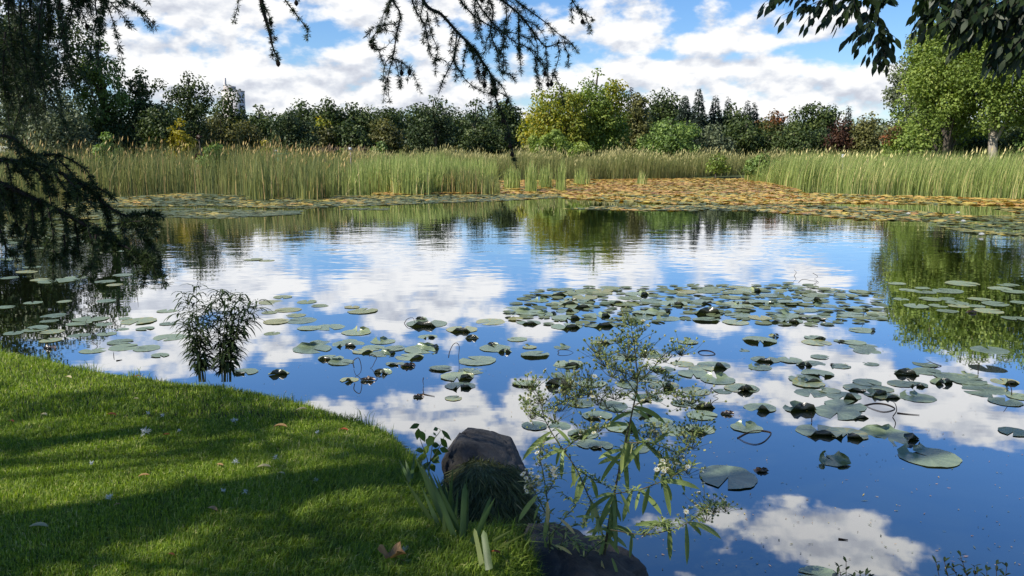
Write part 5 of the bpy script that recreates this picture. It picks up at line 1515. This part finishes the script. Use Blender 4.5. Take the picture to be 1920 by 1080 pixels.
LEAVES = [  # root, tip in the zoomed picture: the long hanging leaves one can follow
    (460, 600, 445, 720), (495, 590, 480, 700), (515, 600, 540, 690), (450, 760, 455, 960), (440, 760, 345, 840), (520, 780, 515, 900), (550, 770, 555, 860), (600, 760, 620, 850), (605, 755, 590, 830), (640, 730, 665, 810), (250, 640, 245, 750), (285, 650, 290, 740), (205, 590, 190, 660), (330, 720, 350, 800), (440, 590, 350, 620), (520, 440, 580, 490), (510, 450, 430, 500),
    (700, 690, 720, 760), (665, 800, 690, 790), (695, 900, 695, 1020), (790, 870, 830, 890), (760, 880, 800, 930), (620, 880, 540, 900), (530, 930, 460, 950), (420, 650, 420, 690), (300, 700, 270, 800), (360, 760, 400, 900), (470, 780, 500, 860), (300, 580, 230, 545), (560, 600, 560, 690), (590, 600, 630, 690), (640, 640, 700, 680), (590, 560, 630, 540),
    (520, 500, 545, 600), (500, 500, 480, 590), (390, 560, 300, 600), (480, 820, 470, 900), (650, 620, 620, 690), (540, 650, 520, 760), (210, 520, 130, 560), (430, 930, 470, 1000), (400, 960, 340, 1010), (415, 980, 400, 1060), (450, 900, 520, 960), (530, 330, 560, 400), (400, 800, 330, 820), (420, 860, 360, 880), (430, 900, 480, 940), (405, 990, 360, 1050), (410, 960, 460, 1040), (400, 1000, 440, 1060)]
LEAVES = LEAVES + [(a + rng.uniform(-45, 45), b + rng.uniform(-40, 60), c + rng.uniform(-60, 60), d_ + rng.uniform(-40, 60)) for a, b, c, d_ in LEAVES if b > 430]
for a, b, c, d_ in LEAVES:
    yy = YS + rng.uniform(-.15, .12)
    p0 = PY(*zx(a, b), yy); p1 = PY(*zx(c, d_), yy + rng.uniform(-.06, .06))
    al = np.concatenate(lines); k_ = np.argmin(((al - p0) ** 2).sum(1)); p1 = p1 + (al[k_] - p0); p0 = al[k_]      # grow from the nearest stem
    L = np.linalg.norm(p1 - p0); d = (p1 - p0) / L
    up_ = unit(np.cross(d, [rng.uniform(-.6, .6), 1, rng.uniform(-.3, .3)]))
    up_ = np.array([rng.uniform(-.6, .6), -1.0, .3])
    long_leaf(lf, p0, unit(d + UPZ * .35), up_, L * 1.06, max(.012, min(.026, L * .17)), .75, 6, float(np.clip(rng.normal(.5, .22), 0, 1)))
for ln, (pts, r0, r1, yy) in zip(lines, stems):
    for k in range(4, len(ln)):
        for _ in range(3):
            a = rng.random() * 6.28
            long_leaf(lf, ln[k], [math.cos(a), math.sin(a), .45], UPZ, rng.uniform(.025, .075), rng.uniform(.005, .010), rng.uniform(.3, 1.3), 3, float(np.clip(rng.normal(.4, .2), 0, 1)))
st.build("stem", M_stemr, aster, smooth=True); lf.build("leaves", M_asterleaf, aster, smooth=True)


def flower_spray(parent, c, r, nb, nf, twig=.05):
    """a spray of green buds and small open flowers on fine side twigs"""
    w = MB(); bu = MB(); pe = MB(); di = MB()
    for i in range(nb + nf):
        e = c + rng.normal(0, 1, 3) * np.array([r, r * .7, r * .75]) + np.array([0, 0, r * .3])
        s = c + (e - c) * .1 + np.array([0, 0, -r * .8])
        tube(w, smooth_line([s, (s + e) / 2 + rng.normal(0, .006, 3), e], 5), .0012, .0008, 3)
        up_ = unit(e - s + UPZ * .05 + rng.normal(0, .02, 3))
        m_ = 6; a = np.arange(m_) * 6.283 / m_
        A = unit(np.cross(up_, [.3, .9, .1])); Bv = np.cross(up_, A)
        ring = A[None] * np.cos(a)[:, None] + Bv[None] * np.sin(a)[:, None]
        leaf_quads(bu, e[None] + ring * .001 - up_ * .004, up_[None] * .9 + ring * .35, ring, .015, .0085, np.clip(rng.normal(.55, .2), 0, 1))
        if i >= nb:
            m_ = 10; a = np.arange(m_) * 6.283 / m_ + rng.random()
            ring = A[None] * np.cos(a)[:, None] + Bv[None] * np.sin(a)[:, None]
            leaf_quads(pe, np.repeat(e[None] + up_ * .005, m_, 0) + ring * .002, ring + up_ * .25, np.repeat(up_[None], m_, 0), .0135 * rng.uniform(.8, 1.2), .0055, np.clip(rng.normal(.6, .25), 0, 1))
            cpt = e + up_ * .007
            V = [cpt + up_ * .002] + [cpt + (A * math.cos(t) + Bv * math.sin(t)) * .0032 for t in np.arange(6) * 1.047]
            di.add(V, None, [[0, k + 1, (k + 1) % 6 + 1] for k in range(6)], .5)
    o = build_multi("flower_spray", [(w, M_stem), (bu, M_bud), (pe, M_white), (di, M_disc)], parent)
    return o


SPR = [(500, 80, 20, 14, 1), (515, 150, 26, 18, 1), (455, 150, 22, 12, 1), (560, 200, 26, 16, 1), (380, 195, 26, 18, 2), (410, 235, 30, 18, 2), (490, 200, 28, 18, 1), (535, 110, 14, 6, 2), (700, 195, 26, 16, 2), (640, 225, 20, 10, 1), (115, 335, 24, 16, 2), (150, 385, 24, 12, 5), (160, 410, 14, 3, 5), (100, 400, 14, 10, 0), (265, 315, 26, 16, 2), (300, 355, 28, 14, 7),
       (350, 355, 26, 14, 6), (290, 395, 22, 12, 3), (230, 415, 22, 12, 1), (120, 450, 20, 14, 2), (210, 460, 24, 14, 1), (380, 390, 24, 14, 3), (440, 370, 22, 12, 3), (630, 325, 18, 4, 5), (665, 340, 18, 5, 6), (570, 360, 18, 5, 6), (740, 385, 26, 16, 2), (700, 390, 22, 12, 1), (610, 380, 16, 8, 2), (600, 510, 24, 14, 3), (580, 530, 20, 10, 3), (765, 510, 30, 22, 2), (720, 530, 28, 20, 2), (740, 560, 24, 14, 1), (690, 600, 22, 12, 1),
       (640, 655, 24, 6, 12), (680, 660, 26, 8, 14), (725, 660, 24, 6, 10), (715, 840, 18, 3, 7), (790, 800, 26, 10, 8), (830, 810, 24, 10, 6), (875, 812, 20, 8, 5), (800, 850, 16, 8, 3), (640, 885, 16, 8, 0), (560, 900, 14, 8, 0), (330, 520, 22, 12, 1), (375, 500, 20, 10, 2), (520, 290, 26, 16, 2), (470, 300, 24, 14, 2), (430, 280, 24, 14, 2), (340, 300, 20, 10, 1), (560, 290, 20, 10, 1), (250, 370, 24, 12, 3)]
for a, b, r, nb, nf in SPR:
    flower_spray(aster, PY(*zx(a, b), YS + rng.uniform(-.2, .1)), r / 2.077 / FPX * YS * 1.4, int(nb * 1.9), int(nf * .9))

# the paler second aster, leaning at the boulder's left
ab2 = PY(1035, 1075, 3.6)
aster2 = empty("aster_plant", ab2, "shorter pale green aster with a white flower tuft at the left of the boulder", "plant")
st = MB(); lf = MB(); Y2 = 3.65
stems2 = [([(200, 1075), (190, 980), (185, 880), (178, 780), (165, 690), (150, 610), (160, 565)], .0045, .0015), ([(185, 860), (150, 790), (125, 745), (115, 720)], .003, .0013), ([(190, 930), (250, 850), (290, 800), (240, 760)], .0026, .0012), ([(178, 760), (210, 700), (205, 665)], .002, .001), ([(195, 1000), (270, 940), (320, 980)], .0026, .0012), ([(215, 1060), (280, 1000), (300, 1040)], .0026, .0012), ([(200, 1040), (260, 900), (330, 880)], .0026, .0012), ([(290, 1080), (330, 1000), (400, 940)], .003, .0013)]
for pts, r0, r1 in stems2:
    ln = smooth_line([PY(*zx(a, b), Y2 + rng.uniform(-.04, .04)) for a, b in pts], len(pts) * 7); tube(st, ln, r0, r1, 5)
    for k in range(2, len(ln)):
        for _ in range(2):
            if rng.random() < .8:
                a = rng.random() * 6.28
                long_leaf(lf, ln[k], [math.cos(a), math.sin(a), .4], UPZ, rng.uniform(.025, .075), rng.uniform(.006, .013), rng.uniform(.4, 1.6), 4, float(np.clip(rng.normal(.62, .2), 0, 1)))
for a, b, c, d_ in [(140, 765, 75, 870), (185, 820, 170, 940), (205, 900, 170, 1030), (230, 860, 280, 920), (150, 800, 130, 860), (180, 790, 180, 880), (170, 940, 175, 1020), (190, 980, 230, 1080), (195, 1000, 180, 1080), (250, 960, 250, 1010), (150, 985, 110, 1000), (160, 1025, 125, 1045), (210, 960, 270, 1000), (300, 1010, 340, 1060), (290, 850, 360, 860), (270, 930, 300, 990), (430, 1010, 450, 1080), (390, 1020, 400, 1090), (200, 1030, 190, 1110), (210, 1010, 240, 1100), (320, 930, 370, 930)]:
    yy = Y2 + rng.uniform(-.1, .05); p0 = PY(*zx(a, b), yy); p1 = PY(*zx(c, d_), yy)
    L = np.linalg.norm(p1 - p0)
    long_leaf(lf, p0, unit((p1 - p0) / L + UPZ * .3), np.array([rng.uniform(-.5, .5), -1, .4]), L * 1.05, max(.010, min(.024, L * .16)), .6, 6, float(np.clip(rng.normal(.72, .18), 0, 1)))
st.build("stem", M_stem, aster2, smooth=True); lf.build("leaves", M_asterleaf, aster2, smooth=True)
for a, b, r, nb, nf in [(160, 575, 16, 8, 3), (165, 600, 14, 6, 2), (110, 700, 17, 2, 16), (125, 725, 16, 2, 14), (200, 670, 14, 3, 6), (150, 640, 14, 6, 1), (190, 700, 12, 5, 2)]:
    flower_spray(aster2, PY(*zx(a, b), Y2 - .03), r / 2.077 / FPX * Y2 * 1.2, nb, nf)

# broad leaved sapling behind the boulder
z6 = lambda a, b: (700 + a / 3.176, 740 + b / 3.176)
sb = on_lawn(800, 905)
sap = empty("leafy_sapling", (sb[0], 5.0, .2), "small bright broad leaved sapling left of the dark boulder", "plant")
st = MB(); lf = MB()
base = PY(*z6(330, 500), 4.95)
for pts in [[(330, 480), (320, 380), (280, 270), (262, 190)], [(330, 480), (345, 350), (360, 270), (400, 215), (385, 200)], [(325, 420), (400, 300), (430, 230)]]:
    tube(st, smooth_line([PY(*z6(a, b), 4.95) for a, b in pts], 10), .0035, .0015, 5)
for a, b, c, d_, w in [(275, 175, 228, 195, 16), (270, 200, 262, 260, 18), (280, 215, 305, 270, 20), (320, 280, 355, 262, 26), (345, 250, 330, 300, 26), (405, 210, 458, 262, 14), (400, 260, 440, 310, 18), (385, 200, 372, 205, 8), (360, 240, 372, 228, 10), (395, 320, 440, 335, 18), (330, 300, 300, 350, 20), (350, 330, 400, 350, 20), (320, 360, 270, 380, 20), (340, 380, 385, 400, 18), (300, 330, 265, 330, 18), (350, 300, 385, 300, 18),
                       (330, 400, 300, 440, 18), (345, 410, 360, 450, 18), (290, 380, 260, 420, 16), (360, 360, 385, 380, 16)]:
    p0 = PY(*z6(a, b), 4.95 + rng.uniform(-.05, .05)); p1 = PY(*z6(c, d_), 4.95 + rng.uniform(-.05, .05))
    L = np.linalg.norm(p1 - p0) * 1.25
    dd = unit(p1 - p0); nn = np.array([rng.uniform(-.5, .5), -1, .6]); nn = unit(nn - dd * (nn @ dd))
    leaflet(lf, p0, dd, nn, max(L, .05), max(.03, w / 3.176 / FPX * 4.95 * 2.2), float(np.clip(rng.normal(.55, .25), 0, 1)))
st.build("stem", M_stem, sap, smooth=True); lf.build("leaves", M_broad, sap, smooth=True)

# iris: sword leaves
ir = on_lawn(850, 1015)
iris = empty("iris_plant", (PY(855, 1020, 4.1)[0], 4.1, .3), "clump of green sword shaped iris leaves at the lawn's edge", "plant")


def sword(tip, base, w, yy, tint, cut=False):
    p0 = PY(*z6(*base), yy); p1 = PY(*z6(*tip), yy + rng.uniform(.0, .2))
    d = p1 - p0; L = np.linalg.norm(d); d = d / L
    s = unit(np.cross(d, [rng.uniform(-.3, .3), 1, .1])); V = []; Q = []
    for i in range(9):
        t = i / 8
        ww = w * (1 - .25 * t) * (1 if cut and t < .95 else min(1, (1 - t) * 2.2) ** .8 + .02) / 2
        c = p0 + d * L * t + np.array([0, 0, -.05 * L * t * t]) * .5
        V += [c - s * ww, c + np.array([0, -.25 * ww, 0]), c + s * ww]
    for i in range(8):
        a = i * 3; Q += [[a, a + 1, a + 4, a + 3], [a + 1, a + 2, a + 5, a + 4]]
    mb = MB().add(V, Q, None, tint)
    mb.build("leaf", M_iris, iris, smooth=True)


for tip, base, w, yy, tint, cut in [((243, 345), (480, 880), 0.033, 3.35, .45, False), ((275, 380), (490, 870), 0.030, 3.40, .35, False), ((310, 400), (495, 880), 0.027, 3.30, .5, False), ((375, 460), (505, 880), 0.022, 3.40, .4, False), ((545, 520), (530, 880), 0.030, 3.30, .45, True), ((565, 540), (545, 890), 0.022, 3.35, .35, False),
                                    ((725, 605), (590, 880), 0.025, 3.20, .5, False), ((700, 600), (595, 890), 0.020, 3.25, .45, True), ((600, 790), (645, 1010), 0.027, 3.00, .85, True), ((655, 800), (690, 1040), 0.033, 2.95, .55, True), ((180, 490), (340, 740), 0.020, 3.50, .6, False), ((150, 375), (215, 520), 0.022, 3.80, .4, False), ((190, 380), (220, 500), 0.018, 3.80, .35, False), ((245, 370), (225, 500), 0.018, 3.80, .5, False),
                                    ((920, 815), (740, 915), 0.014, 3.10, .75, False), ((340, 740), (410, 770), 0.010, 3.50, .9, True), ((830, 800), (715, 870), 0.013, 3.15, .7, False), ((450, 560), (500, 860), 0.022, 3.35, .4, False), ((420, 520), (490, 850), 0.022, 3.40, .35, False)]:
    sword(tip, base, w, yy, tint, cut)
for i in range(16):
    bx = 430 + rng.uniform(-10, 130); hgt = rng.uniform(180, 480)
    sword((bx - hgt * rng.uniform(-.15, .5), 885 - hgt), (bx, 885), rng.uniform(.013, .024), 3.36 + rng.uniform(-.05, .12), float(rng.uniform(.2, .6)), False)

# dark weeds whose tips rise into the bottom edge
for px, py, lb, n in [(1603, 1058, "dark weed tips at the bottom edge under the mirrored cloud", 7), (1832, 1046, "dark weed tips at the bottom edge near the right corner", 11)]:
    b = PY(px, 1240, 3.0)
    wd = empty("water_weed", b, lb, "plant", "dark weeds at the bottom edge")
    st = MB(); lf = MB()
    for i in range(n):
        tp_ = PY(px + (i - n / 2) * 13 * (1 if n > 8 else .8) + rng.uniform(-6, 6), py + rng.uniform(0, 34) * (0 if i == n // 3 else 1) - (4 if i == n // 3 else 0), 3.0 + rng.uniform(-.1, .1))
        ln = smooth_line([b + rng.normal(0, .02, 3), (b + tp_) / 2 + rng.normal(0, .02, 3), tp_], 14); tube(st, ln, .004, .0014, 4)
        for k in range(3, 14):
            for _ in range(3):
                a = rng.random() * 6.28
                long_leaf(lf, ln[k], [math.cos(a), math.sin(a), .9], UPZ, rng.uniform(.018, .035), .011, .4, 3, float(rng.random() * .5))
    st.build("stem", M_twig, wd, smooth=True); lf.build("leaves", M_ash, wd, smooth=True)

# fallen leaves and pale feathers on the lawn
M_dry = leaf_mat("dry_leaf", [(0, (0.16, 0.08, 0.03)), (0.5, (0.34, 0.20, 0.08)), (1, (0.50, 0.36, 0.17))], .2, noise_scale=30, noise_amt=.3)
M_red = leaf_mat("red_leaf", [(0, (0.18, 0.04, 0.015)), (1, (0.38, 0.11, 0.03))], .25, noise_scale=30, noise_amt=.3)
M_straw = leaf_mat("straw_leaf", [(0, (0.42, 0.36, 0.18)), (1, (0.6, 0.52, 0.28))], .25)
M_down = leaf_mat("white_down", [(0, (.5, .52, .5)), (1, (.72, .74, .72))], .3)


def fallen(px, py, wpx, mat, label, kind="leaf", group=None):
    p = on_lawn(px, py, .035)
    s = wpx / FPX * p[1]
    mb = MB()
    if kind == "maple":                          # lobed, curled dry leaf
        m_ = 40; a = np.linspace(0, 6.283, m_, endpoint=False)
        r = (.55 + .30 * np.abs(np.cos(a * 2.5 + .4)) ** 1.5 + .06 * np.cos(a * 12)) * s * .62
        V = [[0, 0, .02]]
        for f in (.5, 1.0):
            x, y = np.cos(a) * r * f, np.sin(a) * r * f * .8
            z = .10 * s * np.sin(a * 2 + 1) * f + .38 * s * f * f * np.abs(np.sin(a * 1.5)) + .03
            V += np.stack([x, y, z], 1).tolist()
        T = [[0, 1 + k, 1 + (k + 1) % m_] for k in range(m_)]
        Q = [[1 + k, 1 + m_ + k, 1 + m_ + (k + 1) % m_, 1 + (k + 1) % m_] for k in range(m_)]
        mb.add(np.array(V) + p, Q, T, np.concatenate([[.7], np.full(m_, .5), rng.uniform(.1, .7, m_)]))
        tube(mb, [p + [0, 0, .03], p + [s * .5, -s * .2, .02]], .0015, .001, 4, .2)
    elif kind == "down":
        n_ = 40
        leaf_quads(mb, np.repeat(p[None], n_, 0) + rng.normal(0, s * .12, (n_, 3)) * np.array([1, 1, .4]), rdir(n_) + UPZ * .3, rdir(n_), rng.uniform(.25, .6, n_) * s, .004, rng.random(n_))
    else:
        a = rng.uniform(-.5, .5)
        long_leaf(mb, p - np.array([math.cos(a), math.sin(a), 0]) * s / 2, [math.cos(a), math.sin(a), .25], UPZ, s * 1.05, s * .42, .6, 6, .6, fold=.3)
    o = mb.build("fallen_leaf" if kind != "down" else "feather", mat, origin=p, smooth=kind != "down")
    tag(o, label, "leaf" if kind != "down" else "feather", group)
    return o


fallen(735, 1055, 54, M_dry, "large curled brown leaf at the bottom of the lawn", "maple")
for i, (px, py, w, mt, lb) in enumerate([(209, 778, 20, M_red, "red leaf in the shaded strip of the lawn"), (21, 790, 14, M_red, "orange leaf near the lawn's left edge"), (312, 815, 12, M_red, "orange leaf near the middle of the lawn"), (321, 1040, 16, M_red, "small orange leaf low on the lawn"), (495, 876, 26, M_straw, "straw coloured leaf in the sunlit patch of the lawn"),
    (566, 768, 20, M_straw, "straw coloured leaf near the shore edge of the lawn"), (255, 748, 12, M_straw, "tiny pale leaf near the shaded strip of the lawn"), (526, 800, 26, M_dry, "brown leaf under the shore edge in shade"), (412, 872, 16, M_dry, "dull brown leaf left of the straw coloured one"), (398, 955, 26, M_dry, "brown withered leaf low in the middle of the lawn"),
    (82, 778, 18, M_straw, "pale leaf near the left part of the lawn"), (72, 988, 36, M_straw, "long pale straw leaf at lower left of the lawn"), (128, 708, 18, M_straw, "pale leaf in the bright strip near the left shore"), (257, 706, 14, M_dry, "brownish leaf in the bright strip near the shore"), (645, 806, 18, M_red, "dark red leaf in the shade by the shore"), (528, 888, 16, M_straw, "narrow pale leaf right of the straw coloured one"),
    (270, 892, 20, M_dry, "brown leaf in the middle left of the lawn"), (220, 946, 12, M_dry, "tiny tan leaf in the lower lawn"), (930, 1036, 20, M_red, "reddish dry leaf by the foot of the mound")]):
    fallen(px, py, w, mt, lb, "leaf", "fallen leaves on the lawn")
for i, (px, py, w) in enumerate([(272, 810, 24), (205, 932, 18), (442, 866, 16), (517, 858, 14), (305, 778, 10), (278, 774, 10), (440, 788, 12), (336, 807, 8), (460, 922, 14), (418, 920, 12), (592, 900, 12), (760, 1030, 20), (172, 868, 10), (595, 810, 10)]):
    fallen(px, py, w, M_down, "tuft of white down caught in the lawn grass" if i else "largest tuft of white down on the lawn", "down", "white down tufts on the lawn" )
